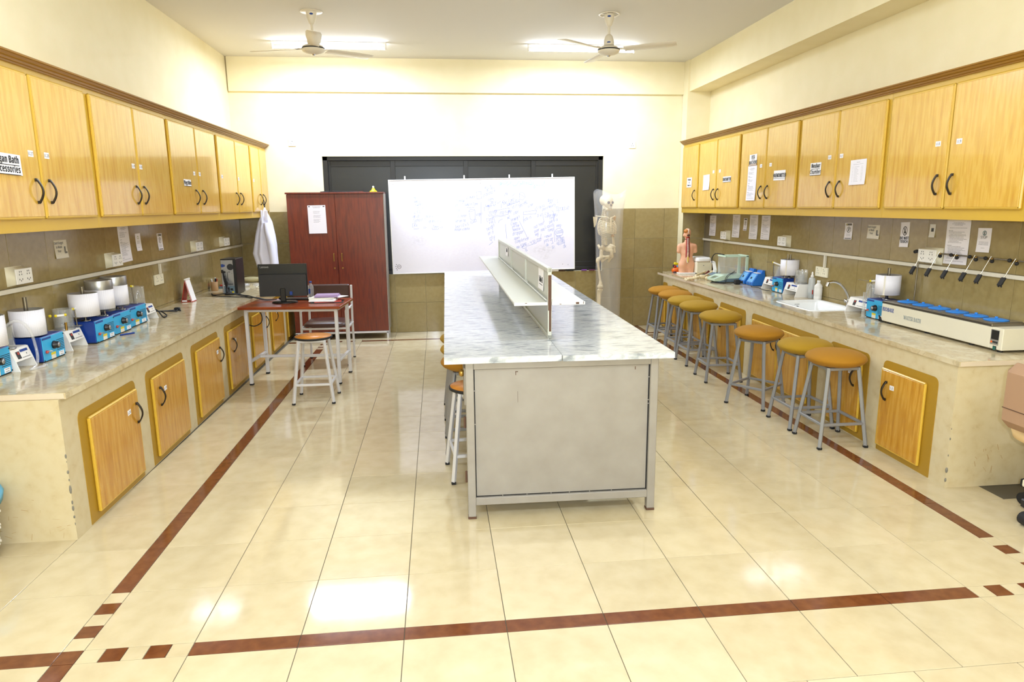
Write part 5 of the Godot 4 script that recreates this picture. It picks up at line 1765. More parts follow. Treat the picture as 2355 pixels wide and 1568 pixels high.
	part("supply_vent", S().box(V(-0.022, 0.05, 0.1465), V(0.04, 0.055, 0.002)).box(V(0.018, 0.058, 0.148), V(0.024, 0.02, 0.006)), M.ink, bp)
	part("foot", S().box(V(0, 0.003, 0.1), V(0.13, 0.006, 0.03)).box(V(0, 0.003, -0.1), V(0.13, 0.006, 0.03)), M.rubber, o)
	part("yellow_tag", S().box(V(0.03, 0.03, 0.152), V(0.02, 0.014, 0.01), 0.003), M.yellow_plastic, bp)
	var runs := []
	rng.seed = 31
	for k in 5:
		var e := 0.02 * k
		runs.append([V(-0.81 + 0.01 * k, y + 0.26 - 0.03 * k, -4.765), V(-0.79 + 0.01 * k, y + 0.12, -4.75 + 0.01 * k), V(-0.74, y + 0.04, -4.72 + e), V(-0.66, y + 0.012, -4.7 - e * 0.6), V(-0.58, y + 0.008 + 0.002 * k, -4.62 + rng.randf_range(-0.03, 0.03)), V(-0.5, y + 0.008 + 0.003 * k, -4.52 + rng.randf_range(-0.03, 0.03)), V(-0.4, y + 0.012, -4.42 + e * 0.5), V(-0.3, y - 0.005, -4.38 + e * 0.4), V(-0.2, y + 0.0, -4.36)])
	runs.append([V(-0.78, y + 0.02, -4.77), V(-0.9, y + 0.007, -4.74), V(-0.97, y + 0.007, -4.88), V(-0.9, y + 0.01, -4.7), V(-0.8, y + 0.008, -4.62), V(-0.66, y + 0.008, -4.55), V(-0.52, y + 0.01, -4.5)])
	cable("computer_cables", "tangle of black cables from the computer tower to the monitor", runs, 0.0045, M.rubber)
	cable("hanging_cable", "black cable loop hanging under the desk's left edge", [[V(-0.36, 0.715, -4.1), V(-0.3, 0.66, -4.12), V(-0.3, 0.58, -4.12), V(-0.36, 0.545, -4.1), V(-0.43, 0.56, -4.12)]], 0.005, M.rubber)
	# desk calendar
	o = thing("desk_calendar", "red and white tent calendar standing edge-on on the left worktop", "calendar", T(-1.012, y, -4.34))
	for s in [-1, 1]:
		part("leaf" if s < 0 else "page", S().box(V(0, 0.105, 0), V(0.004, 0.214, 0.13), 0.0005, Transform3D(Basis(V(0, 0, 1), s * 0.225), V(s * 0.047, 0, 0)) * T(0, 0, 0)), M.red_plastic if s < 0 else M.paper, o)
	part("page_border", S().box(V(0.0025, 0.105, 0.062), V(0.003, 0.214, 0.006), 0.0, Transform3D(Basis(V(0, 0, 1), 0.225), V(0.047, 0, 0))).box(V(-0.0025, 0.105, 0.0), V(0.002, 0.212, 0.13), 0.0, Transform3D(Basis(V(0, 0, 1), 0.225), V(0.047, 0, 0))), M.red_plastic, o)
	part("bottom_card", S().box(V(0, 0.004, 0), V(0.1, 0.006, 0.12)), M.red_plastic, o)
	part("spiral", S().bar(V(0, 0.214, -0.062), V(0, 0.214, 0.062), 0.008), M.white_plastic, o)
	part("white_strip", S().box(V(-0.02, 0.012, 0.06), V(0.046, 0.014, 0.003)), M.paper, o)
	# pens in a holder
	single("pen_holder", "round brown card pen holder on the left worktop", "pen holder", S().lathe([[0.0, 0.0], [0.034, 0.0], [0.035, 0.002], [0.035, 0.098], [0.033, 0.098], [0.033, 0.004], [0.0, 0.004]], 24), M.brown_card, T(-1.035, y, -5.2))
	var pens := [["white marker pen leaning left in the pen holder", -0.02, 0.0, "white_plastic", 0.009], ["white marker pen upright in the pen holder", 0.008, -0.01, "paper", 0.008], ["black marker pen leaning right in the pen holder", 0.016, 0.012, "black_plastic", 0.009], ["red marker pen at the right of the pen holder", 0.021, -0.014, "red_plastic", 0.007], ["black marker pen at the far left of the pen holder", -0.025, -0.006, "rubber", 0.008]]
	for p in pens:
		single("marker_pen", p[0], "pen", S().bar(V(-1.035 + p[1] * 0.5, y + 0.006, -5.2 + p[2] * 0.5), V(-1.035 + p[1] * 1.3, y + 0.148 - absf(p[1]), -5.2 + p[2]), p[4]), M[p[3]], Transform3D.IDENTITY, "pens in the brown holder")
	single("book", "closed blue-green book lying flat behind the computer tower", "book", S().box(V(0, 0.01, 0), V(0.17, 0.02, 0.24), 0.002, T(-0.98, y, -5.52, 0.1)), M.slate)
	single("book", "red-covered book on the blue-green one behind the computer tower", "book", S().box(V(0, 0.028, 0), V(0.15, 0.015, 0.22), 0.002, T(-0.98, y, -5.54, 0.05)), M.red_plastic)
	var bag := S()
	rings = []
	for i in 9:
		var u := i / 8.0
		var ring := []
		for k in 14:
			var a := TAU * k / 14.0
			var r := 0.045 * (0.55 + 0.45 * sin(PI * clampf(u, 0.08, 0.92))) * (1.0 + 0.1 * sin(a * 3 + u * 9))
			ring.append(V(-0.98 + 0.3 * u, y + 0.034 + r * 0.72 * sin(a), -6.03 + 0.03 * sin(u * 4) + r * 1.3 * cos(a)))
		rings.append(ring)
	single("cloth_bag", "folded khaki cloth bag lying at the far end of the left worktop", "bag", bag.loft(rings), mat("khaki", rgb8(176, 164, 120), 0.85))
	var wr := S()
	rng.seed = 12
	for k in 5:
		wr.ball(V(-0.72 + rng.randf_range(-0.08, 0.08), y + 0.018, -5.5 + rng.randf_range(-0.06, 0.06)), V(0.045, 0.02, 0.035), 8, T(0, 0, 0))
	single("plastic_wrap", "crumpled white plastic wrapping behind the computer tower", "wrapping", wr, M.clear_plastic)
	cable("coiled_cable", "coiled cream cord on the worktop beside the monitor", [[V(-0.6, y + 0.006, -5.5), V(-0.55, y + 0.006, -5.35), V(-0.5, y + 0.006, -5.45), V(-0.56, y + 0.008, -5.6), V(-0.66, y + 0.006, -5.55), V(-0.62, y + 0.01, -5.3), V(-0.52, y + 0.006, -5.25)]], 0.006, M.ivory_plastic)
	coat()
	wardrobe()


func coat():
	var o := thing("lab_coat", "white laboratory coat hanging by its loop from the corner wall cabinet's handle", "coat")
	var keys := [[1.64, -0.668, -0.654, 0.008], [1.60, -0.69, -0.642, 0.02], [1.53, -0.715, -0.61, 0.04], [1.47, -0.75, -0.585, 0.055], [1.31, -0.792, -0.56, 0.075], [1.2, -0.815, -0.55, 0.08], [1.1, -0.838, -0.552, 0.082], [0.96, -0.805, -0.548, 0.08], [0.84, -0.775, -0.54, 0.078]]
	var rings := []
	for i in range(keys.size() - 1, -1, -1):
		var q: Array = keys[i]
		var cx: float = (q[1] + q[2]) / 2
		var rx: float = (q[2] - q[1]) / 2
		var ring := []
		for k in 56:
			var a := TAU * k / 56.0
			var f: float = 1.0 + minf(0.16, (1.64 - q[0]) * 0.5) * sin(7.0 * a + q[0] * 1.5) + 0.05 * sin(13.0 * a + 1.0)
			ring.append(V(cx + rx * cos(a) * (0.92 + 0.08 * f), q[0], -6.1 - q[3] * sin(a) * f))
		rings.append(ring)
	part("body", S().loft(rings, true), M.white_cloth, o)
	var sl := []
	for q in [[0.83, -0.575, 0.045], [1.0, -0.585, 0.05], [1.2, -0.6, 0.052], [1.35, -0.625, 0.048], [1.46, -0.645, 0.03]]:
		var ring := []
		for k in 20:
			var a := TAU * k / 20.0
			var r: float = q[2] * (1.0 + 0.1 * sin(4 * a + q[0] * 16.0))
			ring.append(V(q[1] + r * 0.9 * cos(a), q[0], -6.03 - r * sin(a)))
		sl.append(ring)
	part("sleeve", S().loft(sl), M.white_cloth, o)
	part("collar", S().box(V(-0.637, 1.545, -6.045), V(0.035, 0.12, 0.012), 0.004, Transform3D.IDENTITY).box(V(-0.69, 1.53, -6.04), V(0.02, 0.16, 0.012), 0.004), M.white_cloth, o)
	part("hanging_loop", S().pipe(_smooth([V(-0.66, 1.64, -6.1), V(-0.672, 1.68, -6.1), V(-0.668, 1.73, -6.1), V(-0.656, 1.69, -6.1), V(-0.658, 1.64, -6.1)]), 0.004, 6), M.rubber, o)


func wardrobe():
	var o := thing("wardrobe", "tall two-door reddish brown wooden wardrobe in front of the dark window", "wardrobe", T(0.152, 0, -6.18))
	part("carcass", S().box(V(0, 0.95, -0.165), V(1.14, 1.7, 0.29), 0.002), M.mahogany, o)
	part("top_board", S().box(V(0, 1.803, -0.155), V(1.17, 0.02, 0.34), 0.003), M.mahogany, o)
	for d in [[-0.573, -0.006, 0], [-0.002, 0.575, 1]]:
		var dr := part("door", S().box(V((d[0] + d[1]) / 2, 0.945, -0.01), V(d[1] - d[0], 1.69, 0.02), 0.002), M.mahogany, o)
		var hx := -0.05 if d[2] == 0 else 0.047
		part("handle", S().bar(V(hx, 0.985, 0.012), V(hx, 1.075, 0.012), 0.006).bar(V(hx, 0.985, 0.0), V(hx, 0.985, 0.014), 0.005).bar(V(hx, 1.075, 0.0), V(hx, 1.075, 0.014), 0.007), M.brass, dr)
		part("lock", S().bar(V(hx + 0.002, 0.898, 0.0), V(hx + 0.002, 0.898, 0.006), 0.009), M.brass, dr)
	part("side_edge", S().box(V(0.58, 0.95, -0.16), V(0.012, 1.69, 0.3), 0.002), M.silver_paint, o)
	part("base_frame", S().box(V(0, 0.084, -0.012), V(1.15, 0.024, 0.024), 0.002).box(V(0, 0.084, -0.3), V(1.15, 0.024, 0.024), 0.002), M.white_tube, o)
	for x in [-0.56, 0.56]:
		for z in [-0.012, -0.3]:
			part("leg", S().box(V(x, 0.043, z), V(0.024, 0.086, 0.024), 0.002), M.white_tube, o)
	sheet("white printed notice on the wardrobe's left door", T(0.081 - 0.152, 1.4915, -6.1785), 0.213, 0.337, print_tex("notice", 3), 0.012)
	var n := thing("yellow_ornament", "yellow cone-shaped ornament with a white ball on top of the wardrobe", "ornament", T(0.61, 1.813, -6.25))
	part("cone", S().lathe([[0.0, 0.0], [0.048, 0.0], [0.044, 0.012], [0.026, 0.022], [0.016, 0.045], [0.0, 0.05]], 18), M.yellow_plastic, n)
	part("ball", S().ball(V(0, 0.058, 0), V(0.013, 0.016, 0.013), 12), M.white_plastic, n)
	cable("old_cables", "dark coiled cables lying on top of the wardrobe", [[V(-0.02, 1.818, -6.2), V(0.1, 1.819, -6.22), V(0.18, 1.82, -6.19), V(0.26, 1.818, -6.24), V(0.12, 1.819, -6.27), V(0.0, 1.82, -6.25), V(0.16, 1.822, -6.2), V(0.34, 1.817, -6.2), V(0.44, 1.816, -6.26)]], 0.005, M.rubber)
	single("cable_box", "flat brown box on top of the wardrobe beside the cables", "box", S().box(V(0.38, 1.819, -6.34), V(0.2, 0.011, 0.12), 0.002), M.mahogany)


# ---------------------------------------------------------------- whiteboard
const GLYPHS := {"a": "4717134347 4743", "b": "1913434717", "c": "47171343", "d": "4943131747", "e": "154547171343", "f": "392823 1737", "g": "4717134347 474010", "h": "1913 174743", "i": "2723", "j": "372010", "k": "1913 4715 1543", "l": "2923", "m": "1713 172723 274743", "n": "1713 174743", "o": "1713434717", "p": "1710 17474313", "q": "4740 47171343", "r": "1713 163747", "s": "471715454313", "t": "2923 1737", "u": "171343 4743", "v": "172347", "w": "171323 2723 234347", "x": "1743 4713", "y": "1723 472310", "z": "17471343", "0": "1913434919", "1": "2923", "2": "1949461613 1343", "3": "19494313 1646", "4": "191646 4943", "5": "491916464313", "7": "194923", "8": "1913434919 1646", "9": "4616194943", "6": "491913434616", ",": "2321", "-": "1545", "(": "39262433", ")": "19262413", "=": "1646 1444", ">": "174513", "/": "1349", "%": "1349 1918 4443", ".": "2322", ":": "2625 2423", "C": "49191343", "S": "491916464313", "O": "1913434919", "B": "1913434616 164919", "L": "191343", "R": "1913 194946 461643", "T": "1949 2923", "H": "1913 4943 1646", "N": "13194349", "D": "19133344483919"}
var board: Image


func _line(a: Vector2, b: Vector2, c: Color, th: float):
	var n := int(a.distance_to(b)) + 1
	for i in n + 1:
		var p := a.lerp(b, i / float(n))
		for dy in range(-1, 3):
			for dx in range(-1, 3):
				var q := Vector2(floorf(p.x) + dx, floorf(p.y) + dy)
				var k := clampf(th - q.distance_to(p), 0.0, 1.0) * 0.75
				if k > 0.0 and q.x >= 0 and q.y >= 0 and q.x < board.get_width() and q.y < board.get_height():
					board.set_pixel(int(q.x), int(q.y), board.get_pixel(int(q.x), int(q.y)).lerp(c, k))


# the board as it appears between its corners, in hundredths of its width
func _spot(x: float, y: float) -> Vector2:
	var u := (x - 60.0 - 45.0 * (y - 142.0) / 913.0) / 1778.0
	var v := (y - 142.0 + 30.0 * u) / (913.0 - 20.0 * u)
	return Vector2(u * board.get_width(), v * board.get_height())


func _scrawl(s: String, x: float, y: float, h: float, deg := -4.0, c := Color(0.3, 0.38, 0.72)):
	var o := _spot(x, y)
	var t := Transform2D(deg_to_rad(deg), o)
	var u := h / 4.0
	var cx := 0.0
	for ch in s:
		var low: String = ch
		if not GLYPHS.has(low):
			low = ch.to_lower()
		if GLYPHS.has(low):
			for stroke in (GLYPHS[low] as String).split(" ", false):
				var last := Vector2.INF
				for i in range(0, stroke.length() - 1, 2):
					var p := Vector2(float(stroke[i]) - 1.0, 3.0 - float(stroke[i + 1]))
					p += Vector2(rng.randf_range(-0.3, 0.3), rng.randf_range(-0.3, 0.3))
					p.x += 0.25 * -p.y
					p = t * Vector2(cx + p.x * u * 0.8, p.y * u)
					if last != Vector2.INF:
						_line(last, p, c, 1.25)
					last = p
			cx += u * (3.4 if low not in ["i", "l", "1", ",", ".", ":"] else 2.2)
		else:
			cx += u * 2.2


func _stroke(pts: Array, c: Color, th := 1.4, f := 1.0, ox := 0.0, oy := 0.0):
	for i in range(0, pts.size() - 2, 2):
		_line(_spot(ox + f * pts[i], oy + f * pts[i + 1]), _spot(ox + f * pts[i + 2], oy + f * pts[i + 3]), c, th)


func _smudge(x: float, y: float, rx: float, ry: float, c: Color, k: float):
	var o := _spot(x, y)
	var f := FastNoiseLite.new()
	f.frequency = 0.03
	f.seed = int(x)
	for py in range(maxi(0, int(o.y - ry)), mini(board.get_height(), int(o.y + ry))):
		for px in range(maxi(0, int(o.x - rx)), mini(board.get_width(), int(o.x + rx))):
			var d := Vector2((px - o.x) / rx, (py - o.y) / ry).length()
			var w := clampf(1.0 - d, 0.0, 1.0) * k * clampf(0.5 + 1.2 * f.get_noise_2d(px, py * 1.6), 0.0, 1.0)
			board.set_pixel(px, py, board.get_pixel(px, py).lerp(c, w))


func whiteboard():
	board = Image.create(1536, 768, false, Image.FORMAT_RGB8)
	board.fill(rgb8(240, 235, 244))
	rng.seed = 77
	for s in [[1000, 300, 700, 260, 0.35], [1500, 600, 340, 300, 0.4], [400, 250, 330, 150, 0.25], [800, 850, 600, 160, 0.25], [300, 700, 300, 260, 0.25]]:
		_smudge(s[0], s[1], s[2], s[3], rgb8(226, 214, 228), s[4])
	for s in [[1780, 300, 60, 130, 0.6], [1480, 240, 110, 30, 0.5], [1560, 820, 120, 50, 0.6], [1580, 890, 50, 26, 0.5], [860, 190, 120, 26, 0.45], [480, 190, 90, 34, 0.4], [350, 720, 100, 60, 0.35], [1810, 470, 20, 120, 0.4]]:
		_smudge(s[0], s[1], s[2], s[3], rgb8(196, 190, 196), s[4])
	var blue := Color(0.34, 0.42, 0.74)
	var w := [["Hc", 298, 318, 13, -4], ["Hemoly", 296, 357, 12, -6], ["-rubber", 300, 387, 12, -8], ["S = p. tube of  Va", 325, 412, 16, -3], ["Life", 300, 458, 18, -4], ["HB 13%", 288, 503, 13, -4], ["mean width", 412, 498, 13, -3], ["Typhoid  1%", 290, 540, 14, -4], ["granulo  Cl", 440, 545, 14, -2], ["CRx", 282, 592, 18, -6], ["=>", 388, 606, 14, 0], ["Test =>", 476, 604, 15, 0],
		["Trypsin", 655, 318, 16, -10], ["EDTA", 725, 352, 13, -8], ["Plasma", 800, 316, 14, -4], ["Sample Tank", 780, 384, 13, -3], ["wbc", 690, 388, 12, -6], ["10 m", 700, 445, 12, -8], ["a. mean", 715, 495, 14, -2], ["Serum no", 690, 545, 14, -3], ["Test", 692, 600, 13, -3], ["Malari", 690, 628, 14, 0], ["casta", 768, 622, 13, -4], ["1/2 x 5", 750, 590, 13, -12], ["(LED)", 842, 562, 15, -20], ["Vogel", 892, 482, 14, -10],
		["mil/dc", 975, 222, 14, -16], ["80. 45", 990, 246, 13, -16], ["placebo", 960, 296, 16, -20], ["Lens", 1010, 336, 13, -10], ["Daily", 1030, 366, 14, -12], ["Sample 1st", 980, 396, 12, -4], ["2. Jb", 970, 430, 16, -24], ["total  Ing tube", 1020, 472, 17, -4], ["uc", 1205, 445, 12, -4], ["LBE", 1165, 285, 13, -18], ["Sum  Combi", 1150, 378, 15, -22], ["Sample RCE", 1190, 388, 15, -20], ["still", 1245, 412, 14, -22], ["Sed RBC", 1310, 400, 15, -25], ["capy", 1260, 470, 14, -28], ["m2", 1200, 515, 14, -20],
		["u her", 1400, 400, 13, -24], ["Liquid", 1485, 415, 15, -16], ["Paint", 1540, 432, 14, -18], ["Bood", 1590, 345, 14, -8], ["Test", 1592, 368, 13, -8], ["Neuro", 1600, 408, 14, -20], ["Opaque", 1678, 434, 22, -8], ["D-12", 1492, 492, 13, -8], ["C Sc", 1566, 470, 12, -4], ["Laparoly", 1568, 497, 14, -8], ["test", 1612, 517, 15, -8], ["part-a", 1612, 556, 15, -18], ["OTP", 1655, 485, 12, -4], ["Yolk-n", 1356, 540, 16, -24],
		["Clean", 1000, 540, 17, -18], ["vial.", 1022, 560, 14, -14], ["height", 1008, 632, 17, -34], ["of it", 1016, 672, 15, -20], ["Qty", 1036, 724, 20, -24], ["lary", 1232, 538, 15, -18], ["migrt", 1270, 525, 14, -26], ["Clean", 1236, 574, 14, -10], ["Yellow", 1248, 600, 14, -12], ["Needle", 1256, 634, 14, -12], ["dropper", 1256, 674, 17, -12], ["open", 1272, 718, 14, -12], ["completes", 1282, 752, 16, -14], ["mm 5000 - 4,50,000", 1300, 808, 16, -17],
		["not test", 1466, 608, 15, -24], ["over", 1470, 650, 15, -24], ["mgl", 1482, 680, 14, -24], ["ado", 1532, 632, 14, -12], ["Liquid", 1575, 606, 16, -16], ["temp", 1604, 640, 15, -18], ["result", 1574, 700, 14, -14], ["yes or", 1568, 744, 18, -14], ["OK", 1590, 782, 14, -4], ["mmg-", 1686, 592, 15, -8], ["50000", 1682, 662, 15, -12], ["1500", 1684, 704, 14, -6], ["75,000", 1688, 738, 15, -14], ["90,000", 1700, 776, 15, -20], ["OK", 1764, 800, 16, -12], ["5%.", 1650, 806, 14, -8]]
	for q in w:
		_scrawl(q[0], q[1], q[2], q[3], q[4], blue)
	for p in [[375, 330, 384, 350, 380, 380, 372, 388], [435, 440, 560, 428], [295, 612, 345, 608], [470, 600, 475, 616, 530, 614, 534, 600], [700, 330, 770, 340, 760, 368], [890, 250, 935, 246, 942, 310, 920, 320, 900, 318, 890, 250], [822, 435, 835, 420, 875, 418, 880, 428, 840, 440, 822, 435, 838, 515, 860, 526, 884, 512, 880, 428], [798, 396, 830, 404, 880, 396], [940, 345, 942, 560], [1060, 205, 1068, 245, 1060, 238], [1015, 445, 1210, 405, 1205, 470, 1020, 486, 1012, 470], [1050, 494, 1180, 484], [1130, 350, 1134, 405], [1090, 352, 1102, 362, 1128, 338], [1190, 385, 1310, 342, 1320, 376], [1235, 292, 1268, 264], [1305, 270, 1325, 252, 1352, 262, 1366, 300, 1340, 330, 1312, 318, 1305, 270, 1360, 300], [1350, 445, 1480, 428, 1476, 462, 1354, 472, 1350, 445], [1356, 480, 1352, 510, 1360, 526], [1470, 404, 1466, 425], [1630, 432, 1645, 440, 1660, 540], [1540, 455, 1560, 540, 1550, 548], [1066, 505, 1080, 555], [1316, 535, 1408, 712, 1412, 690], [1180, 565, 1196, 705], [1655, 560, 1674, 740], [1360, 780, 1376, 758, 1392, 770, 1392, 796, 1370, 806, 1352, 800, 1360, 780], [1390, 806, 1404, 826, 1392, 832, 1384, 818, 1390, 806], [1400, 782, 1490, 752], [1645, 720, 1658, 752, 1640, 758], [1770, 726, 1772, 780], [1740, 700, 1752, 742], [1536, 660, 1530, 712, 1538, 704], [1680, 322, 1688, 360], [1665, 372, 1672, 402], [1110, 552, 1118, 530, 1150, 512], [1025, 770, 1062, 740]]:
		_stroke(p, blue)
	for c in [[478, 364, 9], [1155, 346, 10], [1080, 436, 10], [1712, 645, 40]]:
		var pts := []
		for k in 25:
			pts += [c[0] + c[2] * cos(TAU * k / 24.0), c[1] + c[2] * sin(TAU * k / 24.0)]
		_stroke(pts, blue)
	# the green heading, written from right to left
	var g := Color(0.42, 0.72, 0.68)
	for p in [[1475, 95, 1470, 160, 1440, 200, 1350, 210, 1300, 200, 1240, 208, 1225, 180], [1240, 208, 1215, 250, 1230, 278, 1256, 250, 1238, 234], [1455, 222, 1462, 232], [1472, 228, 1478, 236], [1205, 110, 1205, 185], [1175, 110, 1170, 190, 1140, 190, 1146, 118], [1140, 190, 1098, 190, 1094, 128], [1072, 140, 1060, 176, 1012, 166, 1022, 130, 1056, 152], [1110, 102, 1132, 86], [1140, 92, 1120, 80], [975, 100, 980, 185], [946, 100, 940, 180, 900, 186, 862, 226], [902, 150, 880, 172, 918, 168], [850, 108, 820, 150, 800, 190, 760, 226, 710, 216, 690, 184], [718, 232, 724, 240], [800, 212, 816, 230], [860, 130, 880, 118], [666, 105, 670, 190], [636, 110, 630, 170, 590, 180, 554, 222], [576, 120, 520, 172, 466, 180], [520, 110, 542, 130], [486, 150, 432, 160, 402, 190, 368, 216], [400, 150, 412, 180, 380, 182, 386, 140, 420, 138], [348, 120, 354, 128], [352, 166, 358, 174], [446, 92, 456, 98], [596, 86, 604, 94]]:
		_stroke(p, g, 1.7, 0.3929, 967.2, 105.1)
	for p in [[365, 265, 700, 240], [760, 255, 1105, 240], [1190, 290, 1465, 275]]:
		_stroke(p, Color(0.5, 0.55, 0.6), 1.3, 0.3929, 967.2, 105.1)
	# a worn round sticker in the lower left corner
	var c0 := _spot(158, 985)
	_ring(board, c0, 18, 5, rgb8(160, 152, 160))
	for k in 5:
		board.fill_rect(Rect2i(int(c0.x) - 8 + k * 4, int(c0.y) - 7, 2, 14), rgb8(150, 142, 152))
	for p in [[-24, -20], [-26, 12], [-20, 24], [-30, -4]]:
		board.fill_rect(Rect2i(int(c0.x) + p[0], int(c0.y) + p[1], 7, 5), rgb8(60, 56, 62))
	for p in [[98, 178], [924, 164], [1813, 148], [1815, 966], [1760, 960]]:
		var s := _spot(p[0], p[1])
		board.fill_rect(Rect2i(int(s.x), int(s.y), 5, 5), rgb8(120, 112, 118))
	var m := mat("board_face", Color.WHITE, 0.16)
	m.albedo_texture = ImageTexture.create_from_image(board)
	var t := Transform3D(Basis(V(0, 0, 1), 0.0108), V(1.976, 1.384, -6.53))
	var o := thing("whiteboard", "large whiteboard covered with faint blue handwriting and a green heading, in front of the window", "whiteboard", t)
	part("face", S().box(V(0, 0, 0), V(2.376, 1.176, 0.012)), m, o)
	var f := S()
	for s in [-1, 1]:
		f.box(V(s * 1.191, 0, 0.001), V(0.012, 1.194, 0.022), 0.002)
		f.box(V(0, s * 0.591, 0.001), V(2.37, 0.012, 0.022), 0.002)
	part("frame", f, M.white_plastic, o)
	for x in [-0.985, -0.235, 0.345, 0.905]:
		part("hanging_hook", S().box(V(x, 0.605, -0.008), V(0.018, 0.07, 0.008), 0.002), M.white_plastic, o)
	var y := 0.77
	single("board_duster", "white and dark board duster on the window ledge under the whiteboard", "duster", S().box(V(2.91, y + 0.016, -6.56), V(0.11, 0.03, 0.04), 0.004), M.white_plastic)
	single("marker_pen", "brown marker pen lying on the ledge below the board duster", "pen", S().bar(V(2.95, y + 0.008, -6.55), V(3.05, y + 0.008, -6.555), 0.008), M.rust, Transform3D.IDENTITY, "pens on the window ledge")
	single("marker_pen", "black and green marker pen on the ledge right of the duster", "pen", S().bar(V(3.08, y + 0.008, -6.56), V(3.17, y + 0.008, -6.56), 0.008), M.window_frame, Transform3D.IDENTITY, "pens on the window ledge")
	single("marker_pen", "violet marker pen on the window ledge right of the whiteboard", "pen", S().bar(V(3.28, y + 0.009, -6.57), V(3.35, y + 0.009, -6.57), 0.009), mat("violet", rgb8(126, 62, 150), 0.4), Transform3D.IDENTITY, "pens on the window ledge")
	single("marker_pen", "dark pink marker pen on the window ledge nearest the skeleton", "pen", S().bar(V(3.38, y + 0.008, -6.565), V(3.46, y + 0.008, -6.57), 0.008), mat("dark_pink", rgb8(110, 50, 84), 0.4), Transform3D.IDENTITY, "pens on the window ledge")


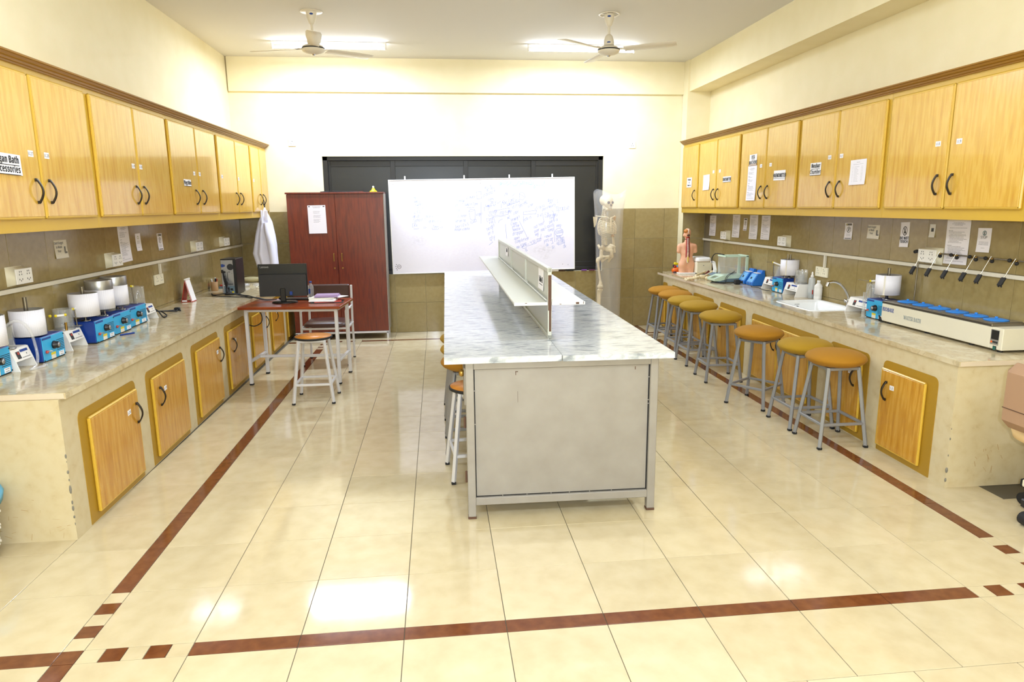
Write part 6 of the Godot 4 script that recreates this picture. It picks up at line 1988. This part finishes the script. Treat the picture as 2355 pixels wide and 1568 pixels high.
# ---------------------------------------------------------------- anatomy
func skeleton():
	var o := thing("skeleton_model", "life-size plastic human skeleton hanging inside a clear bag in the far right corner", "skeleton", T(3.53, 0, -6.27, 0.45))
	var b: Material = M.bone
	var sk := [[V(0, 1.69, -0.025), V(0, 1.69, 0.02), 0.072, 0.066], [V(0, 1.665, 0.03), V(0, 1.63, 0.045), 0.052, 0.04], [V(0, 1.6, 0.06), V(0, 1.595, 0.06), 0.03, 0.026], [V(-0.04, 1.65, 0.05), V(0.04, 1.65, 0.05), 0.022, 0.022]]
	var skull := part("skull", S().blob(sk, 0.009, 0.012), b, o)
	var jaw := [[V(-0.045, 1.62, 0.01), V(-0.03, 1.578, 0.05), 0.013, 0.013], [V(0.045, 1.62, 0.01), V(0.03, 1.578, 0.05), 0.013, 0.013], [V(-0.03, 1.578, 0.055), V(0.03, 1.578, 0.055), 0.015, 0.015]]
	part("jaw", S().blob(jaw, 0.007, 0.008), b, skull)
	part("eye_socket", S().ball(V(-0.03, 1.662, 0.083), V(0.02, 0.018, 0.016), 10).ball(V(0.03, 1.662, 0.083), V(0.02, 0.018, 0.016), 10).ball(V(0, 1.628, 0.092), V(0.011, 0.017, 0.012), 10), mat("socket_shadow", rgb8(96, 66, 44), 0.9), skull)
	part("teeth", S().box(V(0, 1.597, 0.085), V(0.04, 0.016, 0.014), 0.004), M.old_paper, skull)
	var spine := S()
	for i in 24:
		var u := i / 23.0
		var y := 1.565 - 0.43 * u
		var z := -0.02 - 0.03 * sin(u * PI * 1.15)
		var r := 0.013 + 0.013 * u
		spine.lathe([[0.0, -0.008], [r, -0.007], [r * 0.85, 0.0], [r, 0.006], [0.0, 0.007]], 10, T(0, y, z))
		spine.bar(V(-0.022 - r, y, z - 0.015), V(0.022 + r, y, z - 0.015), 0.005, 0.005, 6).bar(V(0, y, z - 0.01), V(0, y - 0.01, z - 0.045), 0.006, 0.004, 6)
	part("spine", spine, b, o)
	for s in [-1, 1]:
		for i in 11:
			var u := i / 10.0
			var y := 1.475 - 0.2 * u
			var wd := 0.075 + 0.05 * sin(clampf(0.25 + u * 0.75, 0, 1) * PI * 0.8)
			var dp := 0.075 + 0.035 * sin(u * PI * 0.8)
			var pts := []
			var stop := 1.0 if i < 8 else 0.72 - 0.1 * (i - 8)
			for k in 13:
				var a := PI * (k / 12.0) * stop
				pts.append(V(s * wd * sin(a) + s * 0.004, y - 0.075 * (k / 12.0) * stop + 0.02 * u, 0.02 - dp * cos(a)))
			part("rib", S().pipe(pts, 0.0055, 6), b, o)
		part("collarbone", S().pipe(_smooth([V(s * 0.015, 1.47, 0.07), V(s * 0.07, 1.485, 0.07), V(s * 0.12, 1.49, 0.02), V(s * 0.155, 1.495, -0.02)]), 0.007, 6), b, o)
		part("shoulder_blade", S().prism([Vector2(0.0, 0.0), Vector2(s * 0.06, 0.005), Vector2(s * 0.045, -0.13), Vector2(s * 0.02, -0.1)], 0.008, Transform3D(Basis(V(0, 1, 0), s * 0.35), V(s * 0.06, 1.48, -0.1))), b, o)
	part("breastbone", S().box(V(0, 1.39, 0.098), V(0.026, 0.16, 0.012), 0.005, Transform3D.IDENTITY), b, o)
	var pel := []
	for s in [-1, 1]:
		pel += [[V(s * 0.035, 1.07, -0.05), V(s * 0.1, 1.12, -0.02), 0.018, 0.013], [V(s * 0.1, 1.12, -0.02), V(s * 0.125, 1.1, 0.04), 0.013, 0.012], [V(s * 0.06, 1.08, -0.02), V(s * 0.115, 1.09, 0.01), 0.014, 0.012], [V(s * 0.05, 1.05, -0.03), V(s * 0.09, 1.05, 0.02), 0.018, 0.014], [V(s * 0.09, 1.05, 0.02), V(s * 0.085, 0.975, 0.02), 0.018, 0.026], [V(s * 0.085, 0.975, 0.02), V(s * 0.01, 0.985, 0.065), 0.015, 0.012], [V(s * 0.085, 0.96, 0.01), V(s * 0.055, 0.915, 0.0), 0.016, 0.014], [V(s * 0.055, 0.915, 0.0), V(s * 0.012, 0.965, 0.06), 0.011, 0.011]]
	pel += [[V(0, 1.1, -0.06), V(0, 1.0, -0.075), 0.026, 0.014]]
	part("pelvis", S().blob(pel, 0.009, 0.007), b, o)
	part("thigh_bone", S().blob([[V(-0.085, 0.975, 0.02), V(-0.125, 0.94, 0.0), 0.022, 0.015], [V(-0.125, 0.955, 0.0), V(-0.125, 0.92, 0.0), 0.017, 0.018], [V(-0.125, 0.92, 0.0), V(-0.09, 0.64, 0.02), 0.016, 0.014], [V(-0.09, 0.64, 0.02), V(-0.09, 0.6, 0.02), 0.02, 0.026], [V(-0.105, 0.595, 0.01), V(-0.07, 0.595, 0.01), 0.023, 0.023]], 0.009, 0.008), b, o)
	part("kneecap", S().ball(V(-0.088, 0.6, 0.05), V(0.016, 0.02, 0.01), 12), b, o)
	part("shin_bone", S().blob([[V(-0.105, 0.55, 0.01), V(-0.07, 0.55, 0.01), 0.022, 0.022], [V(-0.088, 0.54, 0.01), V(-0.09, 0.2, 0.0), 0.018, 0.012], [V(-0.09, 0.2, 0.0), V(-0.09, 0.17, 0.0), 0.015, 0.018], [V(-0.115, 0.54, -0.01), V(-0.112, 0.17, -0.01), 0.008, 0.008]], 0.009, 0.007), b, o)
	part("foot", S().blob([[V(-0.09, 0.14, 0.0), V(-0.09, 0.12, -0.03), 0.02, 0.02], [V(-0.09, 0.13, 0.02), V(-0.09, 0.1, 0.1), 0.02, 0.015], [V(-0.075, 0.1, 0.1), V(-0.07, 0.085, 0.16), 0.01, 0.008], [V(-0.105, 0.1, 0.09), V(-0.115, 0.085, 0.14), 0.01, 0.008]], 0.009, 0.006), b, o)
	var arm := part("upper_arm_bone", S().blob([[V(0.165, 1.475, -0.03), V(0.165, 1.47, -0.03), 0.022, 0.02], [V(0.165, 1.47, -0.03), V(0.16, 1.24, -0.05), 0.013, 0.011], [V(0.145, 1.235, -0.05), V(0.175, 1.235, -0.05), 0.014, 0.014]], 0.008, 0.006), mat("amber_bone", rgb8(206, 160, 96), 0.5), o)
	part("forearm_bones", S().bar(V(0.15, 1.235, -0.05), V(0.14, 1.02, 0.0), 0.009).bar(V(0.17, 1.235, -0.05), V(0.16, 1.02, 0.0), 0.009), M.bone, arm)
	part("stand_rod", S().bar(V(0.0, 0.05, -0.11), V(0.0, 1.06, -0.11), 0.011), M.dark_plastic, o)
	for k in 5:
		var a := TAU * k / 5.0 + 0.3
		part("stand_foot", S().sbar(V(0, 0.06, -0.11), V(0.2 * cos(a), 0.045, -0.11 + 0.2 * sin(a)), 0.02).ball(V(0.2 * cos(a), 0.02, -0.11 + 0.2 * sin(a)), V(0.02, 0.02, 0.02), 10), M.dark_plastic, o)
	# the bag
	var rings := []
	var ks := [[0.02, 3.42, 3.72, 0.1], [0.4, 3.405, 3.725, 0.13], [0.8, 3.4, 3.73, 0.15], [1.1, 3.395, 3.735, 0.16], [1.4, 3.38, 3.74, 0.17], [1.55, 3.372, 3.742, 0.15], [1.68, 3.362, 3.765, 0.1], [1.76, 3.355, 3.782, 0.045], [1.81, 3.352, 3.79, 0.012]]
	for q in ks:
		var ring := []
		for k in 60:
			var a := -TAU * k / 60.0
			var w: float = 1.0 + 0.05 * sin(5 * a + q[0] * 3.0) + 0.025 * sin(11 * a - q[0] * 7.0)
			var c := cos(a)
			var y: float = q[0] + (0.028 * sin(3.0 * a + 1.0) - 0.025 * (1.0 - absf(c)) if q[0] > 1.7 else 0.0)
			ring.append(V((q[1] + q[2]) / 2 + (q[2] - q[1]) / 2 * signf(c) * pow(absf(c), 0.8), y, -6.24 + q[3] * sin(a) * w))
		rings.append(ring)
	single("plastic_bag", "tall clear plastic bag draped over the hanging skeleton", "bag", S().loft(rings, false), M.film)


func models():
	# torso model seen from behind
	var o := thing("torso_model", "flesh-coloured anatomical torso model seen from behind with an open spine", "anatomy model", T(4.53, 0.757, -6.03, -0.05))
	part("base", S().box(V(0, 0.009, 0.0), V(0.21, 0.018, 0.12), 0.003), M.white_plastic, o)
	var z := 0.018
	var bd := [[V(-0.05, 0.0, 0), V(-0.053, 0.1, 0), 0.046, 0.05], [V(0.05, 0.0, 0), V(0.053, 0.1, 0), 0.046, 0.05], [V(-0.045, 0.1, 0.01), V(-0.03, 0.17, 0), 0.05, 0.046], [V(0.045, 0.1, 0.01), V(0.03, 0.17, 0), 0.05, 0.046], [V(-0.012, 0.17, 0), V(-0.014, 0.24, 0), 0.06, 0.057], [V(0.012, 0.17, 0), V(0.014, 0.24, 0), 0.06, 0.057], [V(-0.03, 0.26, 0), V(-0.04, 0.325, 0), 0.052, 0.05], [V(0.03, 0.26, 0), V(0.04, 0.325, 0), 0.052, 0.05], [V(-0.088, 0.335, 0), V(0.088, 0.335, 0), 0.03, 0.03], [V(-0.1, 0.325, 0), V(-0.108, 0.27, 0.01), 0.028, 0.025], [V(0.1, 0.325, 0), V(0.108, 0.27, 0.01), 0.028, 0.025], [V(0, 0.36, 0), V(0, 0.425, 0), 0.036, 0.03]]
	part("body", S().blob(bd, 0.0075, 0.009, V(1, 1, 0.7), T(0, z, 0)), M.skin_plastic, o)
	var hd := part("head", S().blob([[V(0, 0.475, -0.012), V(0, 0.515, -0.008), 0.042, 0.043], [V(0, 0.455, -0.045), V(0, 0.445, -0.04), 0.025, 0.02], [V(-0.046, 0.475, -0.01), V(-0.05, 0.465, -0.005), 0.008, 0.007]], 0.0065, 0.008, Vector3.ONE, T(0, z, 0)), M.skin_plastic, o)
	part("brain", S().ball(V(-0.022, 0.54, 0.006), V(0.03, 0.026, 0.034), 14), M.brain, hd)
	part("skull_cut", S().box(V(0.001, 0.542, 0.016), V(0.006, 0.055, 0.05), 0.002), M.old_paper, hd)
	part("neck_opening", S().ball(V(0.004, 0.49, 0.026), V(0.02, 0.016, 0.012), 12), M.rust, hd)
	# the opened back: red muscle, pale vertebrae, yellow nerves
	var rings := []
	for q in [[0.118, 0.003, 0.044], [0.135, 0.016, 0.042], [0.16, 0.024, 0.038], [0.2, 0.028, 0.0415], [0.26, 0.028, 0.041], [0.32, 0.027, 0.037], [0.35, 0.025, 0.029], [0.39, 0.022, 0.025], [0.45, 0.02, 0.026]]:
		rings.append([V(-q[1], q[0] + z, q[2] - 0.012), V(-q[1], q[0] + z, q[2] + 0.003), V(q[1], q[0] + z, q[2] + 0.003), V(q[1], q[0] + z, q[2] - 0.012)])
	for r in rings:
		r.reverse()
	part("back_muscle", S().loft(rings, true, 0), M.muscle_red, o)
	var vt := S()
	var edge := S()
	for i in 21:
		var u := i / 20.0
		var y := 0.165 + 0.265 * u
		var zz := 0.0455 if y < 0.3 else lerpf(0.0455, 0.029, clampf((y - 0.3) / 0.07, 0, 1))
		vt.box(V(0, y + z, zz), V(0.015 - 0.004 * u, 0.0085, 0.007), 0.002)
		for s in [-1, 1]:
			vt.bar(V(s * 0.005, y + z, zz), V(s * (0.02 - 0.006 * u), y + z - 0.004, zz), 0.0022, 0.0016, 6)
	part("vertebrae", vt, M.old_paper, o)
	part("sacrum", S().ball(V(0, 0.142 + z, 0.044), V(0.014, 0.024, 0.007), 12), M.old_paper, o)
	part("nerves", S().bar(V(0, 0.13 + z, 0.05), V(0, 0.2 + z, 0.049), 0.005).bar(V(0.006, 0.14 + z, 0.05), V(0.006, 0.21 + z, 0.049), 0.003), M.nerve_yellow, o)
	part("neck_band", S().lathe([[0.031, 0.418 + z], [0.033, 0.42 + z], [0.033, 0.426 + z], [0.031, 0.428 + z]], 20, Transform3D(Basis.from_scale(V(1, 1, 0.86)), Vector3.ZERO)), M.rust, o)
	# small coloured model behind the torso
	var h := thing("heart_model", "small orange, yellow and red anatomical model left of the torso", "anatomy model", T(4.44, 0.757, -6.2))
	part("orange_lobe", S().blob([[V(-0.01, 0.03, 0), V(0.03, 0.04, 0), 0.032, 0.036]], 0.008, 0.01), M.orange_plastic, h)
	part("yellow_lobe", S().blob([[V(0.0, 0.118, 0), V(0.03, 0.112, 0), 0.02, 0.016]], 0.007, 0.008), M.yellow_plastic, h)
	part("blue_vessel", S().bar(V(0.03, 0.07, 0.01), V(0.028, 0.1, 0.01), 0.009), M.vortex_light, h)
	part("red_vessel", S().ball(V(0.0, 0.082, 0.01), V(0.02, 0.014, 0.014), 10), M.muscle_red, h)
	part("dark_vessel", S().ball(V(-0.018, 0.09, 0.0), V(0.014, 0.016, 0.014), 10).ball(V(-0.01, 0.01, 0.03), V(0.022, 0.01, 0.012), 10), mat("dark_violet", rgb8(62, 36, 58), 0.5), h)
	# centrifuge
	o = thing("centrifuge", "cream bench centrifuge with a rounded lid behind the torso", "centrifuge", T(4.735, 0.757, -6.1))
	part("case", S().box(V(0, 0.085, 0), V(0.21, 0.15, 0.32), 0.012), M.ivory_plastic, o)
	var lid := []
	for q in [[0.16, 0.105, 0.155], [0.18, 0.105, 0.155], [0.2, 0.1, 0.15], [0.209, 0.085, 0.13], [0.211, 0.04, 0.07]]:
		var ring := []
		for k in 32:
			var a := -TAU * (k + 0.5) / 32.0
			ring.append(V(q[1] * signf(cos(a)) * pow(absf(cos(a)), 0.35), q[0], q[2] * signf(sin(a)) * pow(absf(sin(a)), 0.35)))
		lid.append(ring)
	part("lid", S().loft(lid), M.white_plastic, o)
	part("lid_gap", S().box(V(0, 0.16, 0.0), V(0.2, 0.003, 0.322)), M.scuff, o)
	part("badge", S().box(V(-0.01, 0.11, 0.1605), V(0.012, 0.01, 0.001)), M.grey_ink, o)
	part("feet", S().box(V(0, 0.006, 0), V(0.18, 0.012, 0.28)), M.rubber, o)
	# arm bones lying over the worktop's edge
	o = thing("arm_bones", "plastic arm and hand bones lying on the right worktop beside the balance", "bones", Transform3D(Basis(V(0, 1, 0), 0.0), V(4.3, 0.757, -5.24)))
	part("upper_arm_bone", S().blob([[V(0.16, 0.03, -0.1), V(0.19, 0.03, -0.1), 0.025, 0.022], [V(0.19, 0.03, -0.1), V(0.42, 0.05, -0.42), 0.016, 0.014], [V(0.42, 0.05, -0.42), V(0.45, 0.05, -0.45), 0.02, 0.022]], 0.008, 0.006), M.bone, o)
	part("radius", S().blob([[V(0.2, 0.024, -0.02), V(0.22, 0.022, -0.03), 0.022, 0.02], [V(0.22, 0.024, -0.03), V(0.42, 0.022, -0.3), 0.012, 0.011], [V(0.42, 0.022, -0.3), V(0.44, 0.02, -0.32), 0.014, 0.016]], 0.008, 0.005), M.bone, o)
	part("ulna", S().blob([[V(0.12, 0.045, -0.16), V(0.34, 0.05, -0.46), 0.014, 0.011], [V(0.34, 0.05, -0.46), V(0.36, 0.05, -0.48), 0.014, 0.015]], 0.008, 0.005), M.bone, o)
	var wrist := S()
	rng.seed = 5
	for k in 9:
		wrist.ball(V(0.07 + 0.05 * rng.randf() + 0.0, 0.018 + 0.02 * rng.randf(), -0.12 + 0.09 * rng.randf()), V(0.017, 0.014, 0.016), 10)
	part("wrist_bones", wrist, M.bone, o)
	for k in 5:
		var a := V(0.075, 0.022, -0.12 + 0.022 * k)
		var b := V(0.01 - 0.01 * k, 0.018, -0.13 + 0.035 * k)
		var c := b + V(-0.035, -0.004, 0.01 + 0.006 * k)
		var d := c + V(-0.02, -0.012, 0.012)
		part("finger_bones", S().blob([[a, b, 0.008, 0.0065], [b, b + (c - b) * 0.1, 0.009, 0.008], [b, c, 0.006, 0.005], [c, c + (d - c) * 0.1, 0.007, 0.006], [c, d, 0.005, 0.004]], 0.0045, 0.002), M.bone, o)
	single("red_model_piece", "small dark red plastic model piece between torso and arm bones", "model piece", S().blob([[V(4.72, 0.775, -5.82), V(4.75, 0.79, -5.84), 0.02, 0.016], [V(4.75, 0.79, -5.84), V(4.755, 0.81, -5.84), 0.014, 0.005]], 0.007, 0.006), mat("dark_red", rgb8(96, 24, 22), 0.5))
	single("dark_model_piece", "dark grey plastic piece lying behind the arm bones", "model piece", S().blob([[V(4.79, 0.775, -5.75), V(4.84, 0.785, -5.72), 0.02, 0.024]], 0.008, 0.006), M.dark_plastic)


# ---------------------------------------------------------------- ceiling and stragglers
func fan(label: String, x: float, z: float, turn: float, plain_ring: bool):
	var o := thing("ceiling_fan", label, "ceiling fan", T(x, 3.42, z), "ceiling fans")
	var ring := S()
	if plain_ring:
		ring.lathe([[0.0, -0.006], [0.1, -0.006], [0.103, -0.003], [0.1, 0.0], [0.0, 0.0]], 40)
	else:
		ring.lathe([[0.084, -0.008], [0.1, -0.008], [0.103, -0.004], [0.1, 0.0], [0.084, 0.0], [0.084, -0.008]], 40)
		for k in 6:
			var a := TAU * k / 6.0
			ring.sbar(V(0.03 * cos(a), -0.005, 0.03 * sin(a)), V(0.09 * cos(a), -0.005, 0.09 * sin(a)), 0.009)
	part("ceiling_plate", ring, M.fan_paint, o)
	var cup := part("canopy", S().lathe([[0.0, -0.112], [0.02, -0.112], [0.026, -0.1], [0.042, -0.055], [0.048, -0.01], [0.048, -0.002], [0.0, -0.002]], 28), M.fan_paint, o)
	var cam_turn := atan2(1.3736 - x, 2.48 - z)
	var bt := Transform3D(Basis(Vector3.UP, cam_turn), Vector3.ZERO)
	part("maker_badge", S().ball(V(0, -0.03, 0.0455), V(0.017, 0.009, 0.003), 12, bt), M.blue_ink, cup)
	part("down_rod", S().bar(V(0, -0.11, 0), V(0, -0.19, 0), 0.0125, -1, 14), M.fan_paint, o)
	var bell := part("bell", S().lathe([[0.0, -0.282], [0.05, -0.282], [0.05, -0.262], [0.046, -0.235], [0.034, -0.2], [0.02, -0.184], [0.0, -0.182]], 28), M.fan_paint, o)
	part("maker_badge", S().ball(V(0, -0.262, 0.0475), V(0.018, 0.0075, 0.004), 12, bt), M.blue_ink, bell)
	part("motor", S().lathe([[0.0, -0.378], [0.03, -0.376], [0.07, -0.366], [0.1, -0.35], [0.108, -0.334], [0.1, -0.312], [0.075, -0.296], [0.05, -0.29], [0.0, -0.288]], 36), M.fan_paint, o)
	part("motor_band", S().lathe([[0.1045, -0.331], [0.1085, -0.33], [0.1075, -0.32], [0.103, -0.318]], 36), M.dark_plastic, o)
	part("bottom_screw", S().lathe([[0.0, -0.386], [0.012, -0.386], [0.013, -0.378], [0.026, -0.376], [0.026, -0.373], [0.0, -0.373]], 16), M.chrome, o)
	for k in 3:
		var bl := S()
		var rings := []
		for i in 9:
			var u := i / 8.0
			var r := 0.15 + 0.49 * u
			var hw := lerpf(0.05, 0.068, minf(1.0, u * 1.6)) * (1.0 if u < 0.9 else 0.8)
			var pitch := 0.2 - 0.06 * u
			var cs := []
			for p in [[hw, 0.0015], [-hw, 0.0015], [-hw, -0.0015], [hw, -0.0015]]:
				cs.append(V(r, -0.325 + 0.01 * u + p[1] + p[0] * sin(pitch), p[0] * cos(pitch)))
			rings.append(cs)
		bl.loft(rings, true, 0)
		bl.box(V(0.13, -0.318, 0), V(0.1, 0.005, 0.05), 0.002)
		part("blade", bl, M.fan_paint, o, Transform3D(Basis(Vector3.UP, turn + TAU * k / 3.0), Vector3.ZERO))


func stragglers():
	# bin cut off by the left edge
	var o := thing("waste_bin", "olive waste bin with a light blue liner at the left edge of the photo", "bin", T(-0.893, 0, -0.76))
	part("bucket", S().lathe([[0.0, 0.003], [0.1, 0.003], [0.135, 0.03], [0.15, 0.12], [0.162, 0.3], [0.165, 0.3], [0.165, 0.31], [0.158, 0.31], [0.13, 0.04], [0.0, 0.02]], 32), mat("bin_olive", rgb8(176, 150, 24), 0.5), o)
	var dots := S()
	for k in 24:
		for j in 3:
			var a := TAU * (k + 0.5 * (j % 2)) / 24.0
			var y := 0.07 + 0.075 * j
			var r := 0.144 + 0.1 * (y - 0.07)
			dots.ball(V(r * cos(a), y, r * sin(a)), V(0.007, 0.009, 0.007), 6)
	part("holes", dots, M.old_paper, o)
	var rings := []
	for q in [[0.29, 0.166], [0.27, 0.176], [0.305, 0.186], [0.34, 0.178], [0.345, 0.16], [0.3, 0.15]]:
		var ring := []
		for k in 36:
			var a := -TAU * k / 36.0
			var r: float = q[1] + 0.008 * sin(5 * a + q[0] * 20.0)
			ring.append(V(r * cos(a), q[0] + 0.008 * sin(7 * a), r * sin(a)))
		rings.append(ring)
	part("liner", S().loft(rings, false), mat("liner_blue", rgb8(92, 172, 214), 0.45), o)
	# chair cut off by the right edge
	o = thing("swivel_chair", "beige padded swivel chair on black castors at the right edge of the photo", "chair", T(4.6, 0, -0.46, 0.0))
	var cushion := mat("chair_cover", rgb8(168, 132, 100), 0.7)
	var rr := []
	for q in [[0.4, 0.24], [0.42, 0.275], [0.46, 0.285], [0.49, 0.26], [0.5, 0.2]]:
		var ring := []
		for k in 32:
			var a := -TAU * (k + 0.5) / 32.0
			ring.append(V(q[1] * signf(cos(a)) * pow(absf(cos(a)), 0.5), q[0], 0.95 * q[1] * signf(sin(a)) * pow(absf(sin(a)), 0.5)))
		rr.append(ring)
	part("seat", S().loft(rr), mat("cream_cover", rgb8(230, 196, 140), 0.6), o)
	var bk := part("backrest", S().box(V(-0.08, 0.66, 0.0), V(0.1, 0.34, 0.4), 0.045, T(-0.24, 0, 0)), cushion, o)
	part("back_seam", S().box(V(-0.371, 0.6, 0), V(0.002, 0.004, 0.32)), M.rust, bk)
	part("back_support", S().box(V(-0.26, 0.43, 0), V(0.03, 0.24, 0.05), 0.005), M.black_plastic, o)
	part("column", S().bar(V(0, 0.12, 0), V(0, 0.41, 0), 0.028), M.black_plastic, o)
	for k in 5:
		var a := PI + 0.1 + TAU * k / 5.0
		var e := V(cos(a), 0, sin(a))
		var l := part("base_arm", S().sbar(V(0, 0.13, 0), e * 0.29 + V(0, 0.12, 0), 0.045, Vector3.UP, 0.04), M.ivory_plastic, o)
		part("arm_cap", S().sbar(e * 0.285 + V(0, 0.12, 0), e * 0.3 + V(0, 0.12, 0), 0.047, Vector3.UP, 0.045), M.black_plastic, l)
		part("castor", S().bar(e * 0.27 + V(0, 0.035, 0) + e.cross(Vector3.UP) * 0.025, e * 0.27 + V(0, 0.035, 0) - e.cross(Vector3.UP) * 0.025, 0.035, -1, 16).bar(e * 0.27 + V(0, 0.04, 0), e * 0.27 + V(0, 0.1, 0), 0.012), M.rubber, l)


func _ready():
	lights()
	materials()
	tube_light(0.25, -5.72, "left glowing fluorescent tube on the ceiling behind the left fan", 5.5)
	tube_light(3.07, -5.68, "right glowing fluorescent tube on the ceiling behind the right fan", 5.5)
	tube_light(0.25, -1.5, "left fluorescent tube of the middle row, above the near end of the bench", 1.4)
	tube_light(3.07, -1.5, "right fluorescent tube of the middle row, above the near end of the bench", 1.4)
	tube_light(0.25, 2.6, "left fluorescent tube of the rear row behind the camera", 4.5)
	tube_light(3.07, 2.6, "right fluorescent tube of the rear row behind the camera", 4.5)
	room()
	cabinets()
	counters()
	bench()
	stools()
	papers()
	apparatus()
	desk_corner()
	whiteboard()
	skeleton()
	models()
	fan("left ceiling fan with a plain round ceiling plate", 0.268, -4.52, deg_to_rad(40), true)
	fan("right ceiling fan with a spoked ceiling ring and blue badges", 3.066, -4.4, deg_to_rad(-25), false)
	stragglers()
